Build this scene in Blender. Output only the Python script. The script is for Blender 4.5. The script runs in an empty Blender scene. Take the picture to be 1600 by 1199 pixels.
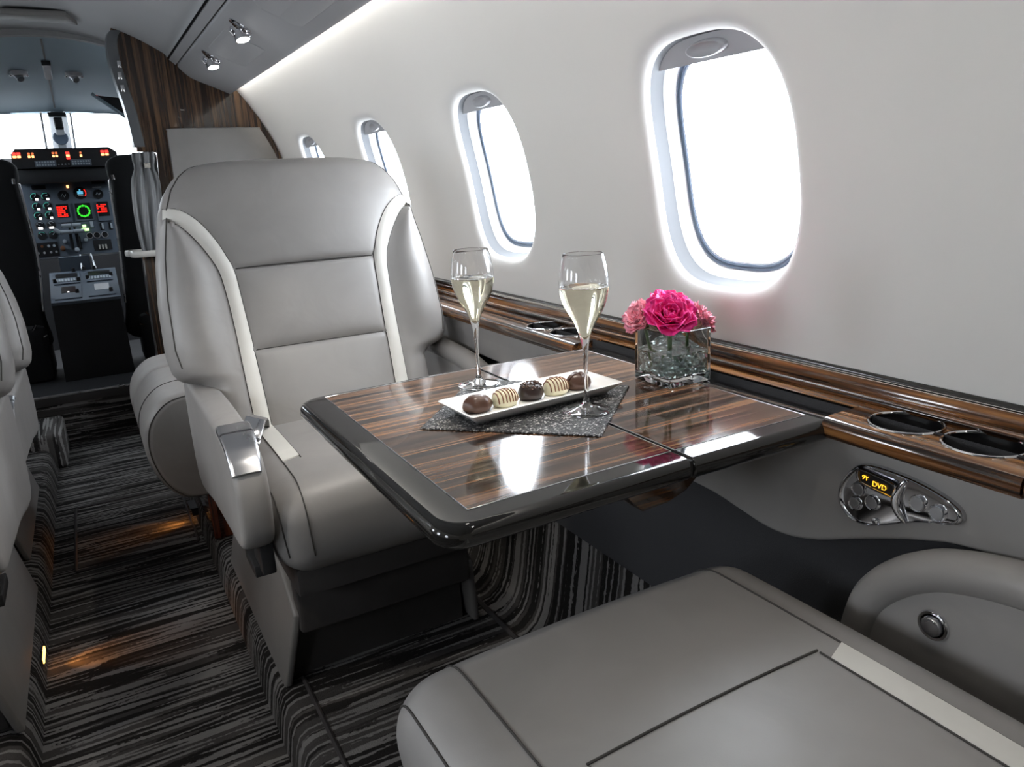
import bpy, bmesh, math, random
from mathutils import Vector, Matrix
sin, cos, pi = math.sin, math.cos, math.pi
sc = bpy.context.scene
COL = sc.collection
random.seed(7)

# ------------------------------------------------------------------ materials
def new_mat(name):
    m = bpy.data.materials.new(name); m.use_nodes = True
    nt = m.node_tree
    return m, nt, nt.nodes['Principled BSDF']

def N(nt, typ, **kw):
    n = nt.nodes.new(typ)
    for k, v in kw.items():
        if k in n.inputs.keys(): n.inputs[k].default_value = v
        else: setattr(n, k, v)
    return n

def ramp(nt, stops, interp='LINEAR'):
    r = nt.nodes.new('ShaderNodeValToRGB'); r.color_ramp.interpolation = interp
    e = r.color_ramp.elements
    while len(e) < len(stops): e.new(0.5)
    for i, (p, c) in enumerate(stops):
        e[i].position = p; e[i].color = (c[0], c[1], c[2], 1)
    return r

def simple(name, col, rough=.5, metal=0., coat=0., bump=0., bscale=400., emit=None, es=1., spec=.5):
    m, nt, b = new_mat(name)
    b.inputs['Base Color'].default_value = (*col, 1)
    b.inputs['Roughness'].default_value = rough
    b.inputs['Metallic'].default_value = metal
    b.inputs['Coat Weight'].default_value = coat
    b.inputs['Coat Roughness'].default_value = .03
    b.inputs['Specular IOR Level'].default_value = spec
    tc = nt.nodes.new('ShaderNodeTexCoord')
    n = N(nt, 'ShaderNodeTexNoise', Scale=bscale, Detail=3.0)
    nt.links.new(tc.outputs['Object'], n.inputs['Vector'])
    if bump:
        bp = N(nt, 'ShaderNodeBump', Strength=bump, Distance=.002)
        nt.links.new(n.outputs['Fac'], bp.inputs['Height'])
        nt.links.new(bp.outputs['Normal'], b.inputs['Normal'])
    else:   # faint tonal variation keeps the surface from being perfectly uniform
        n.inputs['Scale'].default_value = 14.; d_ = .03 if rough > .2 else .004
        mp = N(nt, 'ShaderNodeMapRange'); mp.inputs['To Min'].default_value = max(0, rough - d_); mp.inputs['To Max'].default_value = min(1, rough + d_)
        nt.links.new(n.outputs['Fac'], mp.inputs['Value']); nt.links.new(mp.outputs['Result'], b.inputs['Roughness'])
    if emit:
        b.inputs['Emission Color'].default_value = (*emit, 1); b.inputs['Emission Strength'].default_value = es
    return m

def leather(name, col, rough=.42):
    m, nt, b = new_mat(name)
    tc = nt.nodes.new('ShaderNodeTexCoord')
    n1 = N(nt, 'ShaderNodeTexNoise', Scale=650., Detail=4.0)
    n2 = N(nt, 'ShaderNodeTexNoise', Scale=9., Detail=3.0, Distortion=.6)
    for n in (n1, n2): nt.links.new(tc.outputs['Object'], n.inputs['Vector'])
    r = ramp(nt, [(.3, [c * .94 for c in col]), (.7, [min(1, c * 1.05) for c in col])])
    nt.links.new(n2.outputs['Fac'], r.inputs['Fac']); nt.links.new(r.outputs['Color'], b.inputs['Base Color'])
    b1 = N(nt, 'ShaderNodeBump', Strength=.10, Distance=.001)
    b2 = N(nt, 'ShaderNodeBump', Strength=.10, Distance=.02)
    nt.links.new(n1.outputs['Fac'], b1.inputs['Height']); nt.links.new(n2.outputs['Fac'], b2.inputs['Height'])
    nt.links.new(b2.outputs['Normal'], b1.inputs['Normal']); nt.links.new(b1.outputs['Normal'], b.inputs['Normal'])
    b.inputs['Roughness'].default_value = rough
    return m

def ebony(name, axis, dark=(.012, .007, .005), mid=(.10, .045, .02), light=(.23, .105, .045), rough=.10, coat=.6, scale=1., along=1.3):
    """lacquered macassar ebony, figure running along one axis of the object"""
    m, nt, b = new_mat(name)
    tc = nt.nodes.new('ShaderNodeTexCoord')
    mp = nt.nodes.new('ShaderNodeMapping'); nt.links.new(tc.outputs['Object'], mp.inputs['Vector'])
    s = [55. * scale] * 3; s['xyz'.index(axis)] = along; mp.inputs['Scale'].default_value = s
    n1 = N(nt, 'ShaderNodeTexNoise', Scale=1., Detail=3.0, Roughness=.6, Distortion=.35)
    n2 = N(nt, 'ShaderNodeTexNoise', Scale=3.2, Detail=2.0, Roughness=.6)
    for n in (n1, n2): nt.links.new(mp.outputs['Vector'], n.inputs['Vector'])
    mx = N(nt, 'ShaderNodeMath', operation='MULTIPLY_ADD'); nt.links.new(n2.outputs['Fac'], mx.inputs[0]); mx.inputs[1].default_value = .45
    nt.links.new(n1.outputs['Fac'], mx.inputs[2])
    r = ramp(nt, [(.60, dark), (.69, [(a + c) / 2 for a, c in zip(dark, mid)]), (.74, mid), (.86, light)])
    nt.links.new(mx.outputs[0], r.inputs['Fac']); nt.links.new(r.outputs['Color'], b.inputs['Base Color'])
    b.inputs['Roughness'].default_value = rough; b.inputs['Coat Weight'].default_value = coat; b.inputs['Coat Roughness'].default_value = .015
    return m

def carpet(name, comp, k=1., gain=1.):
    """loop-pile carpet with broken stripes; comp is the coordinate across the stripes"""
    m, nt, b = new_mat(name)
    tc = nt.nodes.new('ShaderNodeTexCoord')
    mp = nt.nodes.new('ShaderNodeMapping'); nt.links.new(tc.outputs['Object'], mp.inputs['Vector'])
    s = [1.6, 1.6, 1.6]
    for c in 'xyz': s['xyz'.index(c)] = 1.6 if c != comp else 46. * k
    if comp == 'y': s[2] = 0.
    if comp == 'z': s[1] = 0.
    mp.inputs['Scale'].default_value = s
    wob = N(nt, 'ShaderNodeTexNoise', Scale=90., Detail=2.0)
    nt.links.new(tc.outputs['Object'], wob.inputs['Vector'])
    add = N(nt, 'ShaderNodeMixRGB', blend_type='ADD'); add.inputs['Fac'].default_value = .16
    nt.links.new(mp.outputs['Vector'], add.inputs['Color1']); nt.links.new(wob.outputs['Color'], add.inputs['Color2'])
    n1 = N(nt, 'ShaderNodeTexNoise', Scale=1.0, Detail=1.0); n2 = N(nt, 'ShaderNodeTexNoise', Scale=2.6, Detail=.5)
    for n in (n1, n2): nt.links.new(add.outputs['Color'], n.inputs['Vector'])
    r1 = ramp(nt, [(.49, (0, 0, 0)), (.53, (1, 1, 1))]); r2 = ramp(nt, [(.53, (0, 0, 0)), (.57, (1, 1, 1))])
    nt.links.new(n1.outputs['Fac'], r1.inputs['Fac']); nt.links.new(n2.outputs['Fac'], r2.inputs['Fac'])
    g = gain
    cA = N(nt, 'ShaderNodeMixRGB'); cA.inputs['Color1'].default_value = (.016 * g, .0145 * g, .014 * g, 1); cA.inputs['Color2'].default_value = (.055 * g, .051 * g, .049 * g, 1)
    nt.links.new(r1.outputs['Color'], cA.inputs['Fac'])
    cB = N(nt, 'ShaderNodeMixRGB'); cB.inputs['Color2'].default_value = (.17 * g, .163 * g, .158 * g, 1)
    nt.links.new(r2.outputs['Color'], cB.inputs['Fac']); nt.links.new(cA.outputs['Color'], cB.inputs['Color1'])
    nt.links.new(cB.outputs['Color'], b.inputs['Base Color'])
    b.inputs['Roughness'].default_value = .95; b.inputs['Specular IOR Level'].default_value = .1
    pile = N(nt, 'ShaderNodeTexNoise', Scale=420., Detail=2.0); nt.links.new(tc.outputs['Object'], pile.inputs['Vector'])
    h = N(nt, 'ShaderNodeMath', operation='MULTIPLY_ADD'); nt.links.new(r2.outputs['Color'], h.inputs[0]); h.inputs[1].default_value = 1.2
    nt.links.new(pile.outputs['Fac'], h.inputs[2])
    bp = N(nt, 'ShaderNodeBump', Strength=.7, Distance=.004); nt.links.new(h.outputs[0], bp.inputs['Height']); nt.links.new(bp.outputs['Normal'], b.inputs['Normal'])
    return m

def glassy(name, col=(1, 1, 1), ior=1.46, rough=0.):
    m, nt, b = new_mat(name)
    b.inputs['Base Color'].default_value = (*col, 1); b.inputs['Transmission Weight'].default_value = 1
    b.inputs['Roughness'].default_value = rough; b.inputs['IOR'].default_value = ior
    return m

def pane_mat(name, tint):
    m, nt, b = new_mat(name); nt.nodes.remove(b)
    out = nt.nodes['Material Output']
    t = N(nt, 'ShaderNodeBsdfTransparent'); t.inputs['Color'].default_value = (*tint, 1)
    g = N(nt, 'ShaderNodeBsdfGlossy', Roughness=.02)
    lw = N(nt, 'ShaderNodeLayerWeight', Blend=.2); f = N(nt, 'ShaderNodeMath', operation='MULTIPLY'); f.inputs[1].default_value = .35
    nt.links.new(lw.outputs['Facing'], f.inputs[0])
    mx = nt.nodes.new('ShaderNodeMixShader')
    nt.links.new(f.outputs[0], mx.inputs[0]); nt.links.new(t.outputs[0], mx.inputs[1]); nt.links.new(g.outputs[0], mx.inputs[2])
    nt.links.new(mx.outputs[0], out.inputs['Surface'])
    return m

def lamp_mat(name, col, s):
    m, nt, b = new_mat(name)
    b.inputs['Base Color'].default_value = (*[c * .5 for c in col], 1)
    b.inputs['Emission Color'].default_value = (*col, 1); b.inputs['Emission Strength'].default_value = s
    return m

M = {}
M['leather'] = leather('taupe_leather', (.305, .290, .277))
M['leather_dark'] = leather('dark_taupe_trim', (.20, .19, .182), .5)  # darker taupe leather for skirts, belt and bulkhead pad
M['white_leather'] = leather('ivory_leather', (.74, .715, .66), .5)
M['seam'] = simple('seam_thread', (.055, .05, .046), .8)
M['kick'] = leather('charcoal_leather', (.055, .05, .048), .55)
M['mechanism'] = simple('black_mechanism', (.02, .02, .021), .5)
M['wall'] = simple('ivory_wall_covering', (.72, .71, .69), .75, bump=.05, bscale=900.)
M['ceiling'] = simple('grey_headliner', (.30, .305, .31), .7, bump=.04, bscale=900.)
M['valance'] = simple('grey_valance', (.28, .28, .285), .6)
M['groove'] = simple('black_gap', (.008, .008, .008), .8)
M['darkpanel'] = simple('charcoal_fabric', (.034, .034, .037), .8, bump=.5, bscale=700.)
M['carpet_y'] = carpet('striped_carpet', 'y', .72)
M['carpet_z'] = carpet('brightened_carpet_riser', 'z', .95, 1.7)  # carpet colours lifted to make up for weak light on the riser
M['carpet_x'] = carpet('brightened_carpet_box', 'x', .75, 1.8)  # same carpet, painted brighter because little light reaches the box
M['binding'] = simple('carpet_binding', (.03, .026, .027), .9, bump=.3)
M['wood_x'] = ebony('macassar_table', 'x', scale=1.0, mid=(.105, .054, .031), light=(.25, .125, .062), coat=.28)
M['wood_y'] = ebony('macassar_ledge', 'y', mid=(.15, .06, .02), light=(.33, .15, .05), scale=.9)
M['wood_latch'] = ebony('macassar_latch', 'x', mid=(.06, .026, .010), light=(.12, .052, .018), scale=.8)
M['wood_z'] = ebony('macassar_bulkhead', 'z', rough=.2, coat=.5, scale=.9, mid=(.05, .028, .017), light=(.105, .06, .032))
M['wood_red'] = ebony('mahogany_lacquer', 'z', dark=(.02, .006, .003), mid=(.09, .02, .008), light=(.16, .04, .015))
M['black_lacquer'] = simple('black_lacquer', (.014, .013, .012), .05, coat=.45, spec=.3)
M['chrome'] = simple('polished_chrome', (.78, .78, .8), .07, 1.)
M['satin'] = simple('brushed_steel', (.60, .60, .62), .28, 1.)
M['dark_chrome'] = simple('smoked_chrome', (.62, .62, .64), .09, 1.)
M['cup'] = simple('black_cup_liner', (.004, .004, .005), .35, spec=.25)
M['porcelain'] = simple('white_porcelain', (.86, .855, .84), .12, coat=.6)
M['choc_milk'] = simple('milk_chocolate', (.072, .032, .02), .38, bump=.15, bscale=60.)
M['choc_dark'] = simple('dark_chocolate', (.022, .011, .009), .35, bump=.2, bscale=70.)
M['choc_white'] = simple('white_chocolate', (.76, .71, .50), .4)
M['drizzle'] = simple('caramel_drizzle', (.20, .075, .03), .4)
M['glass'] = glassy('crystal_glass', (1, 1, 1), 1.45)
M['vase_glass'] = glassy('vase_glass', (.97, .99, .985), 1.46)
M['wine'] = glassy('champagne', (.93, .885, .70), 1.34)
M['water'] = glassy('water', (.97, .99, .99), 1.33)
M['pebble'] = glassy('clear_pebble', (.86, .95, .92), 1.5, .0); M['pebble'].node_tree.nodes['Principled BSDF'].inputs['Transmission Weight'].default_value = .88
M['stem'] = simple('green_stem', (.05, .12, .03), .5)
M['pane'] = pane_mat('window_pane', (.97, .98, 1.0))
M['windscreen'] = pane_mat('tinted_windscreen', (.42, .44, .455))  # tint put in to hold back daylight entering the flight deck
M['frame_white'] = simple('white_window_frame', (.80, .81, .83), .45)
M['shroud'] = simple('grey_window_shroud', (.15, .158, .17), .6)
M['seal'] = simple('blue_grey_seal', (.10, .13, .18), .4)
M['shade'] = simple('window_shade_grey', (.46, .46, .48), .6)
M['cockpit_grey'] = simple('cockpit_panel_grey', (.10, .125, .16), .55)
M['cockpit_black'] = simple('cockpit_black', (.012, .012, .014), .6)
M['pilot_seat'] = simple('black_sheepskin', (.008, .008, .009), .85, bump=.3, bscale=200.)
M['cockpit_head'] = simple('cockpit_headliner', (.33, .42, .48), .7)
M['knob_grey'] = simple('pale_grey_lever', (.42, .47, .52), .5)
M['dial_black'] = simple('black_dial', (.01, .01, .012), .3)
M['curtain'] = simple('grey_curtain', (.17, .175, .18), .5)
M['edge'] = simple('dark_grey_edge_trim', (.085, .09, .095), .3)
M['hatch'] = simple('taupe_ceiling_fitting', (.12, .115, .11), .6)
M['tray'] = simple('ivory_tray', (.62, .60, .56), .25, coat=.4)
M['red_lit'] = lamp_mat('lit_red', (1, .04, .03), 2.2)
M['red_screen'] = lamp_mat('lit_red_text', (1, .02, .01), 1.1)
M['amber_lit'] = lamp_mat('lit_amber', (1, .42, .16), 2.6)
M['amber_dim'] = lamp_mat('lit_amber_dim', (1, .25, .08), .7)
M['white_lit'] = lamp_mat('lit_white', (1, .95, .93), 2.0)
M['green_lit'] = lamp_mat('lit_green', (.05, .8, .04), .9)
M['green_lamp'] = lamp_mat('lit_green_lamp', (.55, 1, .35), 2.0)
M['cyan_lit'] = lamp_mat('lit_cyan', (.15, .55, .8), .7)
M['teal_mark'] = lamp_mat('lit_teal', (.1, .6, .5), .22)
M['display_amber'] = lamp_mat('display_amber', (1, .5, .03), 1.6)
M['cove'] = lamp_mat('cove_strip_light', (1, .965, .90), 40.)
M['lens'] = lamp_mat('reading_lamp_lens', (1, .97, .92), 12.)
M['aisle_lamp'] = lamp_mat('orange_aisle_lamp', (1, .36, .05), 12.)

def petal_mat(name, inner, outer):
    m, nt, b = new_mat(name)
    uv = nt.nodes.new('ShaderNodeUVMap'); uv.uv_map = 'UVMap'
    sx = nt.nodes.new('ShaderNodeSeparateXYZ'); nt.links.new(uv.outputs[0], sx.inputs[0])
    tc = nt.nodes.new('ShaderNodeTexCoord'); n = N(nt, 'ShaderNodeTexNoise', Scale=120., Detail=3.0); nt.links.new(tc.outputs['Object'], n.inputs['Vector'])
    a = N(nt, 'ShaderNodeMath', operation='MULTIPLY_ADD'); nt.links.new(n.outputs['Fac'], a.inputs[0]); a.inputs[1].default_value = .5; nt.links.new(sx.outputs['Y'], a.inputs[2])
    r = ramp(nt, [(.45, inner), (1.0, outer)]); nt.links.new(a.outputs[0], r.inputs['Fac']); nt.links.new(r.outputs['Color'], b.inputs['Base Color'])
    b.inputs['Roughness'].default_value = .55; b.inputs['Subsurface Weight'].default_value = .15; b.inputs['Subsurface Radius'].default_value = (.004, .001, .001)
    return m
M['rose'] = petal_mat('rose_petal', (.60, .006, .13), (.88, .03, .30))
M['carnation'] = petal_mat('carnation_petal', (.97, .70, .50), (.95, .36, .46))

def placemat_mat():
    m, nt, b = new_mat('woven_metallic_placemat')
    tc = nt.nodes.new('ShaderNodeTexCoord')
    v = N(nt, 'ShaderNodeTexVoronoi', Scale=430.); nt.links.new(tc.outputs['Object'], v.inputs['Vector'])
    sx = nt.nodes.new('ShaderNodeSeparateXYZ'); nt.links.new(v.outputs['Color'], sx.inputs[0])
    r = ramp(nt, [(.0, (.006, .006, .007)), (.55, (.018, .018, .02)), (.82, (.07, .068, .066)), (.97, (.60, .58, .55))])
    nt.links.new(sx.outputs['X'], r.inputs['Fac']); nt.links.new(r.outputs['Color'], b.inputs['Base Color'])
    bp = N(nt, 'ShaderNodeBump', Strength=.8, Distance=.002, invert=True); nt.links.new(v.outputs['Distance'], bp.inputs['Height']); nt.links.new(bp.outputs['Normal'], b.inputs['Normal'])
    b.inputs['Roughness'].default_value = .4; b.inputs['Metallic'].default_value = .35
    return m
M['placemat'] = placemat_mat()

# ------------------------------------------------------------------ mesh helpers
def obj(name, bm, mat, parent=None, smooth=40, kind=None):
    """link bm as ONE mesh object; bm is in world coordinates, or relative to the parent's thing"""
    bmesh.ops.remove_doubles(bm, verts=bm.verts, dist=1e-6)
    bmesh.ops.recalc_face_normals(bm, faces=bm.faces)
    me = bpy.data.meshes.new(name); bm.to_mesh(me); bm.free()
    for p in me.polygons: p.use_smooth = bool(smooth)
    if smooth and smooth < 180: me.set_sharp_from_angle(angle=math.radians(smooth))
    o = bpy.data.objects.new(name, me); COL.objects.link(o)
    me.materials.append(M[mat] if isinstance(mat, str) else mat)
    if parent is not None:
        o.parent = parent
        t = parent
        while t.parent is not None: t = t.parent
        me.transform(Matrix.Translation(-t.location))
    if kind: o['kind'] = kind
    return o

def tag(o, label, cat, group=None):
    o['label'] = label; o['category'] = cat
    if group: o['group'] = group
    return o

def thing(name, label, cat, loc=(0, 0, 0), group=None):
    o = bpy.data.objects.new(name, None); COL.objects.link(o); o.location = loc; o.empty_display_size = .05
    return tag(o, label, cat, group)

def struct(name, bm, mat, smooth=40, parent=None):
    o = obj(name, bm, mat, parent, smooth)
    if parent is None: o['kind'] = 'structure'
    return o

def single(name, bm, mat, label, cat, group=None, smooth=40):
    """a thing that is one mesh: move its origin to its base centre"""
    o = obj(name, bm, mat, None, smooth)
    vs = [v.co for v in o.data.vertices]
    c = Vector(((min(v.x for v in vs) + max(v.x for v in vs)) / 2, (min(v.y for v in vs) + max(v.y for v in vs)) / 2, min(v.z for v in vs)))
    o.data.transform(Matrix.Translation(-c)); o.location = c
    return tag(o, label, cat, group)

def dup(root, loc=None, label=None, group=None, scale=None, rotz=None):
    def cp(o, parent):
        c = o.copy(); COL.objects.link(c)
        if parent is not None: c.parent = parent
        for ch in list(o.children): cp(ch, c)
        return c
    r = cp(root, None)
    if loc is not None: r.location = loc
    if label: r['label'] = label
    if group: r['group'] = group
    if scale: r.scale = scale
    if rotz is not None: r.rotation_euler = (0, 0, rotz)
    return r

def add_box(bm, x0, x1, y0, y1, z0, z1, bev=0., seg=2):
    r = bmesh.ops.create_cube(bm, size=1.)
    vs = r['verts']
    for v in vs:
        v.co = Vector((x0 + (v.co.x + .5) * (x1 - x0), y0 + (v.co.y + .5) * (y1 - y0), z0 + (v.co.z + .5) * (z1 - z0)))
    if bev:
        es = list({e for v in vs for e in v.link_edges})
        bmesh.ops.bevel(bm, geom=es, offset=bev, segments=seg, profile=.5, affect='EDGES')
def box(*a, **k):
    bm = bmesh.new(); add_box(bm, *a, **k); return bm

def add_rings(bm, rings, closed=True, cap=True):
    vr = [[bm.verts.new(p) for p in r] for r in rings]
    n = len(vr[0])
    for a, b in zip(vr, vr[1:]):
        for i in range(n if closed else n - 1):
            j = (i + 1) % n
            bm.faces.new((a[i], a[j], b[j], b[i]))
    if cap and closed:
        bm.faces.new(vr[0][::-1]); bm.faces.new(vr[-1])
    return vr
def rings(r, closed=True, cap=True):
    bm = bmesh.new(); add_rings(bm, r, closed, cap); return bm

def add_tube(bm, pts, r, n=8, closed=False, cap=True):
    pts = [Vector(p) for p in pts]
    rs = r if isinstance(r, (list, tuple)) else [r] * len(pts)
    m = len(pts); tang = []
    for i in range(m):
        a = pts[(i - 1) % m] if (closed or i > 0) else pts[i]
        b = pts[(i + 1) % m] if (closed or i < m - 1) else pts[i]
        t = (b - a); tang.append(t.normalized() if t.length > 1e-9 else Vector((0, 0, 1)))
    up = Vector((0, 0, 1)) if abs(tang[0].z) < .9 else Vector((1, 0, 0))
    u = (up - tang[0] * up.dot(tang[0])).normalized(); out = []
    for i in range(m):
        u = (u - tang[i] * u.dot(tang[i]))
        u = u.normalized() if u.length > 1e-6 else tang[i].orthogonal().normalized()
        w = tang[i].cross(u)
        out.append([pts[i] + (u * cos(2 * pi * k / n) + w * sin(2 * pi * k / n)) * rs[i] for k in range(n)])
    if closed: out.append(out[0]); add_rings(bm, out, True, False)
    else: add_rings(bm, out, True, cap)
def tube(pts, r, **k):
    bm = bmesh.new(); add_tube(bm, pts, r, **k); return bm

def add_lathe(bm, prof, c=(0, 0, 0), n=48, cap=True):
    add_rings(bm, [[(c[0] + max(r, 1e-5) * cos(2 * pi * k / n), c[1] + max(r, 1e-5) * sin(2 * pi * k / n), c[2] + z) for k in range(n)] for r, z in prof], True, cap)
def lathe(prof, c=(0, 0, 0), n=48, cap=True):
    bm = bmesh.new(); add_lathe(bm, prof, c, n, cap); return bm

def add_prism(bm, outline, f0, f1, bev=0., seg=2):
    """outline: 2-D points; f0/f1 map (a,b) to the two faces of the slab"""
    n = len(outline)
    A = [bm.verts.new(f0(*p)) for p in outline]; B = [bm.verts.new(f1(*p)) for p in outline]
    fa = bm.faces.new(A[::-1]); fb = bm.faces.new(B)
    for i in range(n): bm.faces.new((A[i], A[(i + 1) % n], B[(i + 1) % n], B[i]))
    if bev:
        bm.normal_update()
        es = [e for e in list(fa.edges) + list(fb.edges)]
        bmesh.ops.bevel(bm, geom=es, offset=bev, segments=seg, profile=.5, affect='EDGES')
def prism(outline, f0, f1, **k):
    bm = bmesh.new(); add_prism(bm, outline, f0, f1, **k); return bm
def prism_x(o, x0, x1, **k): return prism(o, lambda a, b: (x0, a, b), lambda a, b: (x1, a, b), **k)
def prism_y(o, y0, y1, **k): return prism(o, lambda a, b: (a, y0, b), lambda a, b: (a, y1, b), **k)
def prism_z(o, z0, z1, **k): return prism(o, lambda a, b: (a, b, z0), lambda a, b: (a, b, z1), **k)

def rrect(x0, x1, y0, y1, r, n=6):
    out = []
    for cx, cy, a0 in ((x1 - r, y1 - r, 0), (x0 + r, y1 - r, pi / 2), (x0 + r, y0 + r, pi), (x1 - r, y0 + r, 1.5 * pi)):
        for k in range(n + 1):
            a = a0 + pi / 2 * k / n; out.append((cx + r * cos(a), cy + r * sin(a)))
    return out

def smooth_poly(pts, n, closed=False):
    """Catmull-Rom resample, n points per span"""
    P = [Vector(p) for p in pts]; m = len(P); out = []
    spans = m if closed else m - 1
    for i in range(spans):
        if closed: p0, p1, p2, p3 = P[(i - 1) % m], P[i], P[(i + 1) % m], P[(i + 2) % m]
        else: p0, p1, p2, p3 = P[max(i - 1, 0)], P[i], P[i + 1], P[min(i + 2, m - 1)]
        for k in range(n):
            t = k / n
            out.append(.5 * ((2 * p1) + (p2 - p0) * t + (2 * p0 - 5 * p1 + 4 * p2 - p3) * t * t + (3 * p1 - p0 - 3 * p2 + p3) * t ** 3))
    if not closed: out.append(P[-1])
    return out
def smooth2(pts, n, closed=False):
    return [(p.x, p.y) for p in smooth_poly([(a, b, 0) for a, b in pts], n, closed)]

def interp(tab, x):
    if x <= tab[0][0]: return tab[0][1]
    for (a, va), (b, vb) in zip(tab, tab[1:]):
        if x <= b: t = (x - a) / (b - a); return va + (vb - va) * t
    return tab[-1][1]
def resample(pts, n):
    P = [Vector((*p, 0)) if len(p) == 2 else Vector(p) for p in pts]
    d = [0]
    for a, b in zip(P, P[1:]): d.append(d[-1] + (b - a).length)
    out = []; j = 0
    for i in range(n):
        s = d[-1] * i / (n - 1)
        while j < len(P) - 2 and d[j + 1] < s: j += 1
        t = (s - d[j]) / max(1e-9, d[j + 1] - d[j]); out.append(P[j].lerp(P[j + 1], min(1, max(0, t))))
    return out

def rbox(cx, cy, cz, sx, sy, sz, r, n=10, seg=5, deform=None):
    """box with fully rounded edges, dense enough to be shaped by deform(Vector)->Vector (local, centred)"""
    bm = bmesh.new()
    def coords(s):
        c = s - r
        out = [-c - r * math.tan(pi / 4 * (1 - k / seg)) for k in range(seg)]
        out += [-c + 2 * c * k / n for k in range(n + 1)]
        out += [c + r * math.tan(pi / 4 * (k + 1) / seg) for k in range(seg)]
        return out
    H = (sx / 2, sy / 2, sz / 2); Cs = [coords(h) for h in H]
    for ax in range(3):
        a, b = (ax + 1) % 3, (ax + 2) % 3
        for sgn in (-1, 1):
            grid = []
            for u in Cs[a]:
                row = []
                for v in Cs[b]:
                    p = [0, 0, 0]; p[ax] = sgn * H[ax]; p[a] = u; p[b] = v
                    q = [max(-(H[i] - r), min(H[i] - r, p[i])) for i in range(3)]
                    d = Vector([p[i] - q[i] for i in range(3)])
                    w = Vector(q) + (d.normalized() * r if d.length > 1e-9 else d)
                    if deform: w = deform(w)
                    row.append(bm.verts.new((w.x + cx, w.y + cy, w.z + cz)))
                grid.append(row)
            for i in range(len(grid) - 1):
                for j in range(len(grid[0]) - 1):
                    f = (grid[i][j], grid[i + 1][j], grid[i + 1][j + 1], grid[i][j + 1])
                    bm.faces.new(f if sgn > 0 else f[::-1])
    bmesh.ops.remove_doubles(bm, verts=bm.verts, dist=1e-5)
    return bm

def text_obj(name, s, size, mat, parent, mtx):
    cu = bpy.data.curves.new(name, 'FONT'); cu.body = s; cu.size = size; cu.extrude = .0004; cu.align_x = 'LEFT'
    o = bpy.data.objects.new(name, cu); COL.objects.link(o)
    dg = bpy.context.evaluated_depsgraph_get()
    me = bpy.data.meshes.new_from_object(o.evaluated_get(dg)); bpy.data.objects.remove(o)
    me.transform(mtx)
    t = bpy.data.objects.new(name, me); COL.objects.link(t); me.materials.clear(); me.materials.append(M[mat])
    t.parent = parent; r = parent
    while r.parent is not None: r = r.parent
    me.transform(Matrix.Translation(-r.location))
    return t

# ------------------------------------------------------------------ camera
H = 1.19
Rr = [[0.8686419635856917, -0.17366076741413936, 0.4640076259708734], [-0.49290637637565754, -0.20831590651204798, 0.8447767676861635], [-0.05004441253738948, -0.9625208678024575, -0.266550437663478]]
cam_d = bpy.data.cameras.new('camera'); cam = bpy.data.objects.new('camera', cam_d); COL.objects.link(cam)
right = Vector([r[0] for r in Rr]); up = -Vector([r[1] for r in Rr]); back = -Vector([r[2] for r in Rr])
mw = Matrix.Identity(4)
for i in range(3): mw[i][0] = right[i]; mw[i][1] = up[i]; mw[i][2] = back[i]
mw.translation = (0, 0, H); cam.matrix_world = mw
cam_d.sensor_fit = 'HORIZONTAL'; cam_d.sensor_width = 36; cam_d.lens = 1174. / 1600 * 36; cam_d.clip_start = .01
sc.camera = cam

# ------------------------------------------------------------------ shell
XC, ZC, RW = -.04, 1.0, .985
YB = 3.75           # forward cabin bulkhead
Y0 = -1.7           # aft end of what is built
def cylp(y, s, d=0., side=1):
    """point on the cabin lining: s = arc height, d = depth outboard"""
    if s < 0: return (XC + side * (RW + d), y, ZC + s)
    th = s / RW
    return (XC + side * (RW + d) * cos(th), y, ZC + (RW + d) * sin(th))
SW, WH2, WW2 = .191 * RW, .2035, .158     # window centre arc height, half height, half width
WYS = {1: [.955, 1.725, 2.495, 3.265], -1: [.955, 1.725, 2.495, 3.265, .185]}  # aftmost left window added to light the near seat
PITCH = .77
def wshape(k, t, n=88):
    """window outline (super-ellipse), scale t"""
    a = 2 * pi * k / n; e = 2 / 3.1
    c, s = cos(a), sin(a)
    return (math.copysign(abs(c) ** e, c) * WW2 * t, math.copysign(abs(s) ** e, s) * WH2 * t)
S_LO, S_HI = -.115, .52
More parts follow.
